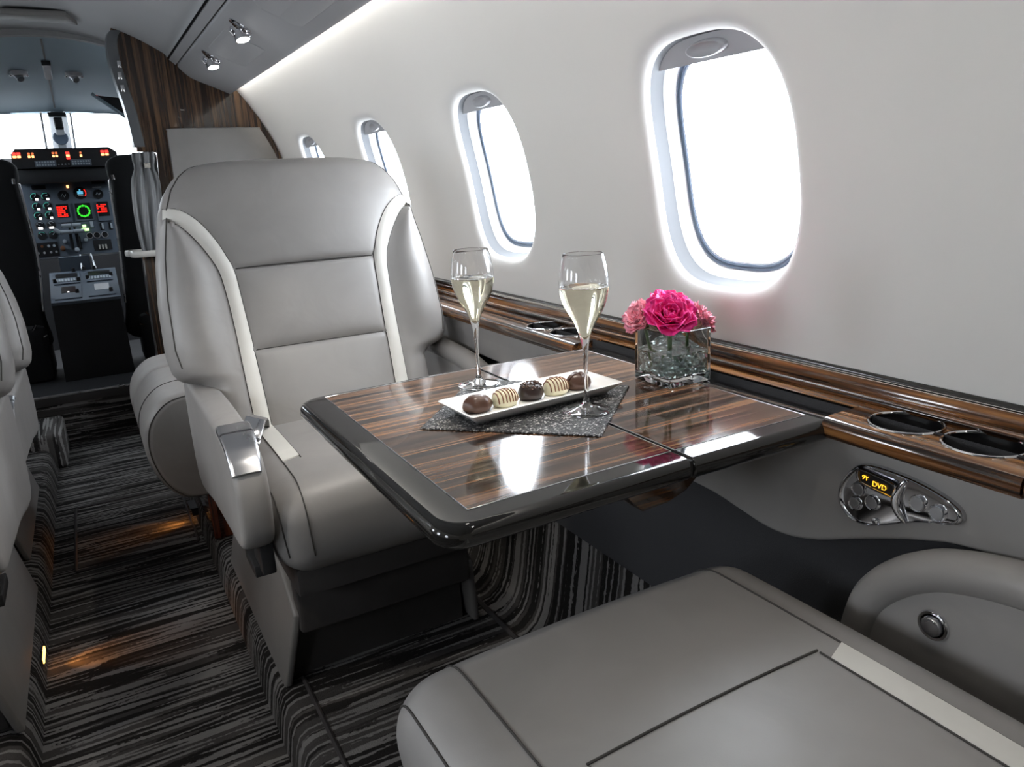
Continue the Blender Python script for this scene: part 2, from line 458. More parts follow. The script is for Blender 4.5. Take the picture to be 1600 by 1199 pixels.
def build_wall(side):
    bm = bmesh.new(); n = 88
    hx = PITCH / 2; WY = WYS[side]
    for yc in WY:
        # square boundary point in the same direction as each outline point
        ringset = []
        sq = []
        for k in range(n):
            a = 2 * pi * k / n; dx, ds = cos(a), sin(a)
            top, bot = S_HI - SW, SW - S_LO
            m = min(hx / abs(dx) if abs(dx) > 1e-9 else 1e9, (top if ds > 0 else bot) / abs(ds) if abs(ds) > 1e-9 else 1e9)
            sq.append((dx * m, ds * m))
        # include exact corners by snapping the nearest ray
        for cx, cs in ((hx, S_HI - SW), (-hx, S_HI - SW), (hx, S_LO - SW), (-hx, S_LO - SW)):
            k = min(range(n), key=lambda k: (sq[k][0] - cx) ** 2 + (sq[k][1] - cs) ** 2); sq[k] = (cx, cs)
        w0 = [wshape(k, 1.16) for k in range(n)]
        for t in (1., .75, .5, .25, .1, 0.):
            ringset.append([cylp(yc + a * t + c * (1 - t), SW + b * t + d * (1 - t), 0, side) for (a, b), (c, d) in zip(sq, w0)])
        for sc_, d in ((1.11, .0008), (1.07, .0025), (1.035, .0055), (1.012, .0095), (1.002, .0130), (1., .0165)):
            ringset.append([cylp(yc + a, SW + b, d, side) for a, b in (wshape(k, sc_) for k in range(n))])
        add_rings(bm, ringset, True, False)
    ya, yb = min(WY) - hx, max(WY) + hx
    def strip(y0, y1, s0, s1, ns, lap0=0., lap1=0.):
        ny = 2; y0 -= lap0; y1 += lap1; dd = .00025 if lap0 or lap1 else 0.
        add_rings(bm, [[cylp(y0 + (y1 - y0) * i / ny, s0 + (s1 - s0) * j / ns, dd, side) for i in range(ny + 1)] for j in range(ns + 1)], False, False)
    T_ = RW * pi / 2
    strip(ya, yb, S_HI, T_, 20); strip(yb, 4.3, S_LO - .01, T_, 60, .012); strip(ya, yb, -.95, S_LO, 10); strip(yb, 4.3, -.95, S_LO, 10, .012)
    strip(Y0, ya, -.95, T_, 90, 0, .012)
    return bm
struct('wall_right', build_wall(1), 'wall', smooth=60)
struct('wall_left', build_wall(-1), 'wall', smooth=60)
def window(i, yc, side):
    bm = bmesh.new(); n = 88
    def ring(t, d, ds=0.): return [cylp(yc + a, SW + b + ds, d, side) for a, b in (wshape(k, t) for k in range(n))]
    w = struct('window_%d' % i, rings([ring(1.003, .0155), ring(.985, .024), ring(.965, .034), ring(.950, .0385)], True, False), 'shroud', 60)
    obj('window_frame', rings([ring(.951, .0385), ring(.940, .0395), ring(.925, .044), ring(.905, .053), ring(.890, .0600), ring(.87, .0625), ring(.82, .063)], True, False), 'frame_white', w, 60)
    for t, r_ in ((.872, .0036), (.846, .0030)):
        obj('window_seal', tube([Vector(p) for p in ring(t, .0625)], r_, closed=True, n=6), 'seal', w)
    bm = bmesh.new()
    for t0, d in ((.84, .0645),):
        vs = [bm.verts.new(p) for p in ring(t0, d)]; c = bm.verts.new(cylp(yc, SW, d, side))
        for k in range(n): bm.faces.new((vs[k], vs[(k + 1) % n], c))
    obj('pane', bm, 'pane', w)
    # pull-down shade parked at the top of the opening, with an oval finger grip
    bm = bmesh.new(); m = 24; rws = []
    for j in range(7):
        s = WH2 * (.975 - .195 * j / 6)
        half = WW2 * .955 * (max(0, 1 - (s / (WH2 * .99)) ** 3.1)) ** (1 / 3.1)
        rws.append((s, max(half, .02)))
    fr = [[cylp(yc - h + 2 * h * q / m, SW + s, .029, side) for q in range(m + 1)] for s, h in rws]
    bk = [[cylp(yc - h + 2 * h * q / m, SW + s, .034, side) for q in range(m + 1)] for s, h in rws]
    add_rings(bm, [f + b[::-1] for f, b in zip(fr, bk)], True, True)
    sh = obj('window_shade', bm, 'shade', w, 50)
    gs = WH2 * .875
    obj('shade_grip', rings([[cylp(yc + .045 * q * cos(2 * pi * k / 28), SW + gs + .013 * q * sin(2 * pi * k / 28), d, side) for k in range(28)] for q, d in ((1, .0295), (.98, .0235), (.85, .0210), (.6, .0250), (.3, .0265))], True, True), 'shade', sh, 60)
    # light portal on the opening: only guides sampling of the daylight
    L = bpy.data.lights.new('window_daylight', 'AREA'); L.shape = 'RECTANGLE'; L.size = .30; L.size_y = .39; L.energy = 1
    L.cycles.is_portal = True
    lo = bpy.data.objects.new('window_daylight', L); COL.objects.link(lo)
    p = Vector(cylp(yc, SW, .075, side)); nrm = Vector((-side * cos(SW / RW), 0, -sin(SW / RW)))
    zax = -nrm; xax = Vector((0, 1, 0)); yax = zax.cross(xax)
    m4 = Matrix.Identity(4)
    for q in range(3): m4[q][0] = xax[q]; m4[q][1] = yax[q]; m4[q][2] = zax[q]
    m4.translation = p; lo.matrix_world = m4; lo['kind'] = 'structure'
for i, y in enumerate(WYS[1]): window(i + 1, y, 1)
for i, y in enumerate(WYS[-1]): window(i + 5, y, -1)

# ceiling and overhead service valances (one each side, mirrored about the cabin centre line)
def mir(x, side): return x if side > 0 else 2 * XC - x
ceil_pts = smooth2([(XC, 1.905), (.10, 1.895), (.284, 1.852), (.43, 1.777), (.453, 1.751)], 6)
prof = [(2 * XC - a, b) for a, b in ceil_pts[::-1][:-1]] + ceil_pts
cl = [[(a, y, b) for a, b in prof] for y in (Y0, 0, 2, YB, 4.12)]
bm = rings(cl, False, False)
struct('ceiling', bm, 'ceiling', 60)
def valance(side):
    P = smooth2([(.491, 1.717), (.510, 1.695), (.545, 1.668), (.620, 1.637), (.690, 1.607)], 5) + [(.697, 1.6075), (.699, 1.613), (.690, 1.622), (.675, 1.634), (.672, 1.70), (.66, 1.75), (.50, 1.76), (.491, 1.74)]
    bm = rings([[(mir(a, side), y, b) for a, b in P] for y in (Y0, YB)], True, True)
    t = thing('overhead_console', 'grey overhead service panel above the windows with two chrome reading lamps' if side > 0 else 'grey overhead service panel on the opposite side of the cabin', 'overhead panel', (mir(.6, side), 1.0, 1.6))
    obj('panel_shell', bm, 'valance', t, 40)
    # trim rail between the two black gaps
    bm = rings([[(mir(a, side), y, b) for a, b in ((.4600, 1.7440), (.4835, 1.7230), (.489, 1.737), (.465, 1.753))] for y in (Y0, YB)], True, True)
    obj('trim_rail', bm, 'valance', t, 30)
    bm = rings([[(mir(a, side), y, b) for a, b in ((.450, 1.765), (.496, 1.728), (.50, 1.75), (.46, 1.785))] for y in (Y0, YB)], True, True)
    obj('gap_liner', bm, 'groove', t, 30)
    # light strip hidden in the slot between panel and wall
    bm = bmesh.new(); add_box(bm, min(mir(.6775, side), mir(.690, side)), max(mir(.6775, side), mir(.690, side)), Y0 + .05, YB - .06, 1.652, 1.658)
    obj('strip_light', bm, 'cove', t)
    return t
VR = valance(1); VL = valance(-1)
# lids on the right-hand panel: raised rounded covers
vprof = [(.510, 1.695), (.545, 1.668), (.620, 1.637), (.690, 1.607)]
def vz(x): return interp(vprof, x)
def lid(y0, y1, x0, x1, r):
    o = rrect(x0, x1, y0, y1, r, 6)
    big = [(a, b) for a, b in o]
    small = [((x0 + x1) / 2 + (a - (x0 + x1) / 2) * .97, (y0 + y1) / 2 + (b - (y0 + y1) / 2) * .985) for a, b in o]
    return rings([[(a, b, vz(a) + .004) for a, b in big], [(a, b, vz(a) - .0022) for a, b in big], [(a, b, vz(a) - .0034) for a, b in small]], True, True)
obj('access_lid', lid(2.72, 3.10, .515, .635, .035), 'valance', VR, 40)
obj('access_lid', lid(1.70, 2.32, .515, .645, .04), 'valance', VR, 40)
def reading_lamp(y, tilt, label):
    x = .538; z = vz(x)
    t = thing('reading_lamp', label, 'lamp', (x, y, z - .001), 'reading lamps in the overhead panel')
    obj('mount_plate', rings([[(x + .03 * q * cos(2 * pi * k / 24), y + .038 * q * sin(2 * pi * k / 24), vz(x + .03 * q * cos(2 * pi * k / 24)) - d) for k in range(24)] for q, d in ((1, -.002), (1, .003), (.8, .006))], True, True), 'dark_chrome', t)
    c = Vector((x, y - .005, z - .026)); ax = Vector((.15, -.25, -1)).normalized()
    u = ax.orthogonal().normalized(); w = ax.cross(u)
    R = lambda r, d: [c + ax * d + (u * cos(2 * pi * k / 28) + w * sin(2 * pi * k / 28)) * r for k in range(28)]
    obj('lamp_head', rings([R(.010, -.02), R(.019, -.014), R(.0225, .0), R(.0225, .012), R(.0195, .013)], True, True), 'chrome', t)
    obj('lens', rings([R(.0195, .0125), R(.0195, .0142), R(.012, .0165)], True, True), 'lens', t)
    bm = bmesh.new()
    for s in (-1, 1):
        add_tube(bm, [Vector((x + s * .026, y + .006, z)), Vector((x + s * .031, y, z - .014)), c + Vector((s * .0225, 0, 0))], .0045)
    add_tube(bm, [Vector((x - .03, y + .02, z - .004)), Vector((x - .005, y + .034, z - .012)), Vector((x + .02, y + .03, z - .008))], .004)
    obj('bracket', bm, 'chrome', t)
    L = bpy.data.lights.new('reading_light', 'SPOT'); L.energy = 7; L.spot_size = 1.5; L.spot_blend = .8; L.color = (1, .93, .83); L.shadow_soft_size = .02
    lo = bpy.data.objects.new('reading_light', L); COL.objects.link(lo); lo.parent = t
    lo.location = c + ax * .03 - Vector(t.location); lo.rotation_euler = ax.to_track_quat('-Z', 'Y').to_euler()
    return t
LAMPS = [reading_lamp(2.60, 0, 'chrome swivel reading lamp nearer the camera, lit, on the grey overhead panel'),
         reading_lamp(3.18, 0, 'smaller looking chrome reading lamp farther forward, beside the dark wood bulkhead')]
def fill_lamp(o, e):       # unseen lamps added, turned and powered to brighten the seats
    for ch in o.children:
        if ch.type == 'LIGHT': ch.data = ch.data.copy(); ch.data.energy = e
fill_lamp(dup(LAMPS[0], (.538, 1.02, LAMPS[0].location.z), 'added chrome reading lamp, unseen above the club table, brightening the facing seat', rotz=pi), 16)
fill_lamp(dup(LAMPS[0], (.538, .38, LAMPS[0].location.z), 'added chrome reading lamp, unseen above the near seat, brightening its cushion', rotz=pi), 4.5)
fill_lamp(dup(LAMPS[0], (mir(.538, -1), 1.02, LAMPS[0].location.z), 'added chrome reading lamp, unseen in the opposite overhead panel, brightening the seats', scale=(-1, 1, 1), rotz=pi), 16)

# floor: sunken aisle, carpeted steps each side, raised seat floors
AL, AR, ZF = -.275, .195, .10
def floor_profile():
    rt = [(AR, 0.), (AR + .004, .03), (AR + .010, .065), (AR + .020, .088), (AR + .040, .0985), (AR + .065, ZF)]
    cove = [(.755, ZF), (.785, .106), (.81, .125), (.826, .155), (.838, .20), (.850, .28), (.862, .36), (.865, .39)]
    left = [(AL + AR - a, b) for a, b in rt + cove]
    return left[::-1] + [(AL + .15, 0), (AR - .15, 0)] + rt + cove
fp = floor_profile()
def seg(y0, y1, sel):
    return rings([[(a, y, b) for a, b in sel] for y in [y0 + (y1 - y0) * k / 8 for k in range(9)]], False, False)
struct('floor', seg(Y0, 4.25, fp), 'carpet_y', 50)
# step up to the flight deck
struct('floor_step', rings([[(-.9, 4.255, -.01), (-.9, 4.25, .235), (-.9, 4.262, .245), (-.9, 4.28, .246)], [(.9, 4.255, -.01), (.9, 4.25, .235), (.9, 4.262, .245), (.9, 4.28, .246)]], False, False), 'carpet_z')
struct('floor_cockpit', box(-.95, .95, 4.262, 5.6, .2, .25), 'cockpit_black')
struct('trim_1', box(-.42, .36, 4.240, 4.262, .246, .256, bev=.003), 'satin')     # bright sill strip
struct('trim_2', box(-.42, .36, 4.241, 4.252, .205, .246, bev=.002), 'kick')
# carpet binding: floor hatch outline and seat-floor seam
def loop_strip(o, z, r): return tube([(a, b, z) for a, b in o], r, closed=True, n=6)
struct('trim_3', loop_strip(rrect(-.207, .176, 2.67, 3.27, .012, 2), .001, .0055), 'binding')
struct('trim_4', tube([(.268, -.5, ZF), (.268, 1.56, ZF)], .0055, n=6), 'binding')
struct('trim_5', tube([(.752, -.5, ZF + .001), (.752, 2.3, ZF + .001)], .008, n=6), 'binding')
b_ = rbox(-.33, 4.03, .08, .20, .36, .165, .022, n=4, seg=4)
single('carpeted_box', b_, 'carpet_x', 'carpet covered box on the aisle floor beside the flight deck step', 'box')

# back end of the cabin and underfloor closure
struct('floor_base', box(-1.1, 1.1, Y0 - .03, 5.8, -.05, -.02), 'binding')
struct('wall_back', box(-1.1, 1.0, Y0 - .03, Y0, 0, 2.0), 'wall')
# lower side lining, from the ledge down to the carpet
struct('baseboard_right', rings([[(.872, y, .86), (.868, y, .6), (.866, y, .36), (.866, y, .30)] for y in (Y0, 0, 1, 2, YB)], False, False), 'darkpanel')
struct('baseboard_left', rings([[(AL + AR - a, y, b) for a, b in ((.872, .86), (.868, .6), (.866, .36), (.866, .30))] for y in (Y0, 0, 1, 2, YB)], False, False), 'darkpanel')

# ------------------------------------------------------------------ side ledge
ZL = .857
t = thing('side_ledge', 'glossy striped wood ledge under the windows with four cup holders and a table slot', 'ledge', (.88, .945, .80))
SL0, SL1 = .637, 1.236
def ledge_piece(y0, y1, x0=.822, xs=None, holes=(), name='ledge_top', c0=False, c1=False):
    """solid board with bullnose front edge; holes are cup cut-outs (full depth)"""
    bm = bmesh.new()
    nose = [(x0 + .012, ZL - .030), (x0 + .004, ZL - .0285), (x0 - .001, ZL - .022), (x0 - .002, ZL - .014), (x0, ZL - .006), (x0 + .006, ZL - .001), (x0 + .016, ZL)]
    xb = .935
    def sh(y, a):     # chamfered ends beside the table slot
        return y
    ys = [y0, y1]
    cut = .055
    # nose strip
    add_rings(bm, [[(a, y, b) for a, b in nose] for y in ys], False, False)
    for y in ys:      # end caps
        vs = [bm.verts.new((a, y, b)) for a, b in nose + [(xb, ZL), (xb, ZL - .03)]]; bm.faces.new(vs)
    # top with holes: row of cells, each a square ring round a hole
    xa = x0 + .016
    cells = []; y = y0
    for c, r in sorted(holes):
        cells.append((y, c - r - .006, None)); cells.append((c - r - .006, c + r + .006, (c, r))); y = c + r + .006
    cells.append((y, y1, None))
    for a, b, h in cells:
        if b - a < 1e-6: continue
        if h is None:
            f = [bm.verts.new(p) for p in ((xa, a, ZL), (xb, a, ZL), (xb, b, ZL), (xa, b, ZL))]; bm.faces.new(f)
        else:
            c, r = h; cx = .881; n = 48; sq = []
            for k in range(n):
                an = 2 * pi * k / n + pi / 4; dx, dy = cos(an), sin(an)
                m = min((xb - cx if dx > 0 else cx - xa) / max(abs(dx), 1e-9), (b - c if dy > 0 else c - a) / max(abs(dy), 1e-9)); sq.append((cx + dx * m, c + dy * m))
            for px, py in ((xa, a), (xa, b), (xb, a), (xb, b)):
                k = min(range(n), key=lambda k: (sq[k][0] - px) ** 2 + (sq[k][1] - py) ** 2); sq[k] = (px, py)
            ci = [(cx + r * cos(2 * pi * k / n + pi / 4), c + r * sin(2 * pi * k / n + pi / 4)) for k in range(n)]
            add_rings(bm, [[(p, q, ZL) for p, q in sq], [(p, q, ZL) for p, q in ci], [(p, q, ZL - .03) for p, q in ci]], True, False)
    return obj(name, bm, 'wood_y', t, 40)
CUPR = .0435
ledge_piece(.385, SL0, holes=((.557, CUPR), (.459, CUPR)))
ledge_piece(Y0, .382)
ledge_piece(SL1, YB, holes=((1.333, CUPR), (1.431, CUPR)))
# strip behind the slot, and the black slot itself
obj('ledge_strip', box(.894, .935, SL0, SL1, ZL - .03, ZL, bev=.002), 'wood_y', t)
obj('table_slot', rings([[(.865, y, ZL - .03), (.865, y, ZL - .06), (.8935, y, ZL - .06), (.8935, y, ZL - .002)] for y in (SL0, SL1)], False, False), 'black_lacquer', t)
# moulded back rail against the wall
rail = smooth2([(.921, ZL - .002), (.917, ZL + .002), (.9165, ZL + .006), (.920, ZL + .0095), (.926, ZL + .011), (.9262, ZL + .013), (.9275, ZL + .022), (.9315, ZL + .029), (.937, ZL + .033), (.944, ZL + .034)], 3)
obj('back_rail', rings([[(a, y, b) for a, b in rail] for y in (Y0, 0, 1, 2, 3, YB)], False, False), 'wood_y', t, 50)
obj('edge_strip', rings([[(a, y, b) for a, b in ((.9325, ZL + .031), (.9355, ZL + .0345), (.9425, ZL + .0375), (.9455, ZL + .036))] for y in (Y0, YB)], False, False), 'black_lacquer', t, 30)
for y, lb in ((.557, 'cup holder sunk in the wood ledge just right of the table corner'), (.459, 'cup holder at the right edge of the photo, nearest the camera'),
              (1.333, 'cup holder on the far ledge, partly behind the right champagne flute'), (1.431, 'farthest cup holder on the ledge, nearest the facing seat')):
    c = thing('cup_holder', lb, 'cup holder', (.881, y, ZL - .03), 'round cup holders in the side ledge')
    obj('cup_well', lathe([(CUPR - .0008, .0298), (CUPR - .0012, .022), (.0365, .012), (.0345, .002), (.0, .001)], (.881, y, ZL - .03), 40, False), 'cup', c)
    obj('chrome_rim', tube([(.881 + (CUPR + .0005) * cos(2 * pi * k / 48), y + (CUPR + .0005) * sin(2 * pi * k / 48), ZL + .0005) for k in range(48)], .0020, closed=True, n=8), 'chrome', c)

# upholstered side panel below the ledge, with its wavy lower edge
half = [(.934, .664), (.86, .661), (.80, .652), (.745, .644), (.70, .647), (.651, .661), (.591, .688), (.536, .711), (.494, .726), (.455, .737), (.384, .743), (.2, .745), (-.2, .745), (Y0, .745)]
half = smooth2(half, 3)
low = [(2 * .945 - a, b) for a, b in half[::-1] if 2 * .945 - a < YB - .05] + half
o = [(YB - .06, ZL - .0305), (YB - .06, .745)] + low + [(Y0, ZL - .0305)]
single('sidewall_upholstery', prism_x(o, .845, .8715, bev=.006, seg=3), 'leather', 'taupe leather side panel with a wavy lower edge below the wood ledge', 'wall panel', smooth=50)

# chrome control panel with display, mirrored for the facing seat
XP = .8445
def control_panel():
    t = thing('seat_controller', 'chrome seat control panel with amber display below the near cup holders', 'control panel', (XP, .53, .765), 'chrome control panels below the ledge')
    out = smooth2([(.614, .735), (.616, .762), (.600, .790), (.579, .804), (.534, .806), (.492, .801), (.459, .790), (.449, .777), (.456, .766), (.486, .757), (.512, .747), (.563, .722), (.594, .719)], 5, True)
    cx, cz = .535, .765
    sc_ = lambda q: [(cx + (a - cx) * q, cz + (b - cz) * q) for a, b in out]
    R = lambda q, d: [(XP - d, a, b) for a, b in sc_(q)]
    obj('face_plate', rings([R(1., -.002), R(1., .004), R(.985, .0075), R(.955, .0085), R(.93, .006), R(.90, .0055)], True, True), 'dark_chrome', t, 60)
    # display
    dsp = [(.587, .782), (.589, .790), (.583, .7955), (.541, .7915), (.5355, .7855), (.536, .776), (.541, .7725), (.580, .777)]
    dsp = smooth2(dsp, 4, True); dc = (.562, .784)
    R2 = lambda q, d: [(XP - d, dc[0] + (a - dc[0]) * q, dc[1] + (b - dc[1]) * q) for a, b in dsp]
    sc2 = obj('display', rings([R2(1., .003), R2(1., .0085), R2(.92, .0095), R2(.88, .0075)], True, True), 'dial_black', t, 60)
    obj('display_bezel', tube([Vector(p) for p in R2(1., .009)], .0016, closed=True, n=6), 'chrome', t)
    # local frame on the plate: text runs towards -y (towards the camera's right)
    ex = Vector((0, -1, -.05)).normalized(); ez = Vector((-1, 0, 0)); ey = ez.cross(ex)
    def mt(y, z):
        m = Matrix.Identity(4)
        for i in range(3): m[i][0] = ex[i]; m[i][1] = ey[i]; m[i][2] = ez[i]
        m.translation = (XP - .0088, y, z); return m
    text_obj('display_text', '9Y', .0085, 'display_amber', sc2, mt(.5815, .7835)); text_obj('display_text', 'DVD', .0098, 'display_amber', sc2, mt(.5665, .7790))
    for y, z, r in ((.5865, .7665, .0082), (.590, .7445, .0078), (.5655, .7545, .0082), (.505, .7755, .0088), (.480, .7725, .0085)):
        kb = obj('button', lathe([(r * .98, .0055), (r * .98, .0082), (r * .90, .0088), (0, .0088)], n=28), 'satin', t, 20)
        rg = obj('button_ring', lathe([(r * 1.20, .004), (r * 1.24, .0072), (r * 1.14, .0092), (r * 1.0, .0080)], n=28, cap=False), 'chrome', t)
        for o_ in (kb, rg):     # lathes are turned from +z to face the cabin (-x)
            o_.data.transform(Matrix.Translation(t.location)); o_.data.transform(Matrix.Rotation(-pi / 2, 4, 'Y')); o_.data.transform(Matrix.Translation(Vector((XP, y, z)) - Vector(t.location)))
    obj('jack', rings([[(XP - d, .559 + r * cos(2 * pi * k / 16), .731 + r * sin(2 * pi * k / 16)) for k in range(16)] for r, d in ((.0042, .004), (.0042, .0085), (.0026, .009), (.0024, .005))], True, True), 'chrome', t)
    obj('divider_handle', tube(smooth_poly([(XP - .007, .5240, .7985), (XP - .009, .5285, .789), (XP - .0105, .5320, .775), (XP - .010, .5300, .762), (XP - .0085, .5245, .752), (XP - .006, .5190, .7445)], 4), [.0030 + .0022 * sin(pi * k / 20) for k in range(21)], n=12), 'chrome', t)
    return t
CP = control_panel()
dup(CP, (XP, 2 * .945 - .53, .765), 'chrome seat control panel on the far side of the table, mostly hidden behind it', None, scale=(1, -1, 1))

# ------------------------------------------------------------------ club table
ZT = .85
tb = thing('club_table', 'folding glossy striped wood table with black lacquer border between the facing seats', 'table', (.56, .935, .80))
def leaf(x0, x1, y0, y1, cl, cr, inl, name):
    """board with bullnosed outer edges; cl/cr = corner radii left and right; inl = inlay rectangle"""
    def outline(g):
        out = []
        gl = g if cl > .02 else g * .1; gr = g if cr > .005 else g * .1
        for cx, cy, a0, r in ((x1 - cr - gr, y1 - cr - g, 0, cr), (x0 + cl + gl, y1 - cl - g, pi / 2, cl), (x0 + cl + gl, y0 + cl + g, pi, cl), (x1 - cr - gr, y0 + cr + g, 1.5 * pi, cr)):
            for k in range(9):
                a = a0 + pi / 2 * k / 8
                out.append((cx + r * cos(a), cy + r * sin(a)))
        # the long edges bow very slightly
        xm = (.26 + .86) / 2
        return [(a, b + (.012 * (1 - ((a - xm) / .31) ** 2) if b > .95 else .006 * (1 - ((a - xm) / .31) ** 2))) for a, b in out]
    R = lambda g, z: [(a, b, z) for a, b in outline(g)]
    bd = obj(name, rings([R(.012, ZT - .028), R(.005, ZT - .026), R(.001, ZT - .021), R(0, ZT - .015), R(.001, ZT - .008), R(.004, ZT - .003), R(.009, ZT - .0004), R(.012, ZT)], True, True), 'black_lacquer', tb, 50)
    i = inl
    m = 16
    bow = lambda x, b: (.012 if b > .95 else .006) * (1 - ((x - .56) / .31) ** 2)
    bot = [(i[0] + (i[1] - i[0]) * k / m, i[2]) for k in range(m + 1)]; top = [(i[1] - (i[1] - i[0]) * k / m, i[3]) for k in range(m + 1)]
    pts = [(a, b + bow(a, b)) for a, b in bot + top]
    obj('wood_inlay', rings([[(a, b, ZT - .002) for a, b in pts], [(a, b, ZT + .0004) for a, b in pts]], True, True), 'wood_x', bd, 30)
    obj('inlay_line', tube([(a, b, ZT + .0001) for a, b in pts], .0008, closed=True, n=6), 'satin', bd)
SEAM = .5935; GAP = .0022
leaf(.259, SEAM - GAP, .630, 1.222, .035, .003, (.306, SEAM - GAP - .0012, .668, 1.200), 'outer_leaf')
leaf(SEAM + GAP, .862, .630, 1.222, .003, .006, (SEAM + GAP + .0012, .828, .668, 1.200), 'inner_leaf')
obj('hinge_gap', box(SEAM - GAP, SEAM + GAP, .640, 1.225, ZT - .024, ZT - .0025), 'groove', tb)
# wood latch block under the hinge line, and the sliding support arm
lb = [(.505, .8215), (.637, .8215), (.634, .806), (.615, .792), (.585, .783), (.545, .781)]
obj('latch_block', prism_y(lb, .672, .735, bev=.002), 'wood_latch', tb)
obj('support_arm', box(.50, .862, .80, 1.05, .792, .8215, bev=.004), 'black_lacquer', tb)

# ------------------------------------------------------------------ seats
XS, YF = .47, 1.33          # main seat: centre and cushion front
SLOPE = .34; NL = math.hypot(1, SLOPE)
WTAB = [(-.10, .262), (.180, .266), (.197, .285), (.208, .322), (.228, .336), (.27, .343), (.38, .338), (.47, .326), (.54, .311), (.58, .302), (.62, .286), (.65, .264), (.672, .238), (.683, .205), (.688, .165)]
IN = [(.297, .584), (.262, .572), (.226, .541), (.197, .495), (.181, .455), (.172, .430), (.168, .36), (.164, .27), (.163, .22), (.160, .12), (.158, .03), (.156, -.06)]
OUT = [(.302, .557), (.270, .538), (.237, .495), (.213, .450), (.203, .415), (.198, .35), (.196, .28), (.195, .17), (.193, .05), (.191, -.06)]
INs = smooth2(IN, 4); OUTs = smooth2(OUT, 4)
by_s = lambda L: sorted([(s, x) for x, s in L])
INt, OUTt = by_s(INs), by_s(OUTs)
def bf(x, s):
    """how far the backrest face stands out from its plane"""
    ax = abs(x); w_ = interp(WTAB, s); e = max(0., w_ - ax); et = max(0, .69 - s)
    f = -.034 * math.exp(-e / .018) - .036 * math.exp(-et / .016)
    xi = interp(INt, s) if s < .584 else 9; xo = interp(OUTt, s) if s < .557 else 9
    g = lambda d, sg: math.exp(-(d / sg) ** 2)
    if ax < xi:
        q = min(xi, w_); c = max(0, 1 - (ax / q) ** 4)
        if s < .246: f += .010 * c * max(0, 1 - ((s - .09) / .17) ** 4)
        elif s < .433: f += .012 * c * max(0, 1 - ((s - .34) / .095) ** 4)
        else: f += .016 * max(0, 1 - (ax / q) ** 2) * max(0, 1 - ((s - .56) / .13) ** 4) + .004 * c
        if ax < xi + .01: f -= .005 * (g(s - .246, .006) + g(s - .433, .006))
    elif ax > xo:
        q = (ax - xo) / max(.02, w_ - xo); q = min(1, q); u_ = max(0, min(1, (s - .17) / .13)); f += (.004 + .018 * u_ * u_ * (3 - 2 * u_)) * (sin(pi * q) ** 2 if q < .5 else sin(pi * q))
    for L in (xi, xo):
        if L < 1: f -= .0025 * g(ax - L, .006)
    return f
def bp_(x, s, f):
    return (XS + x, 1.72 + SLOPE * s - f / NL, .58 + s + f * SLOPE / NL)
def top_drop(x): return .004 * cos(pi * min(1, abs(x) / .25) ) if False else 0.

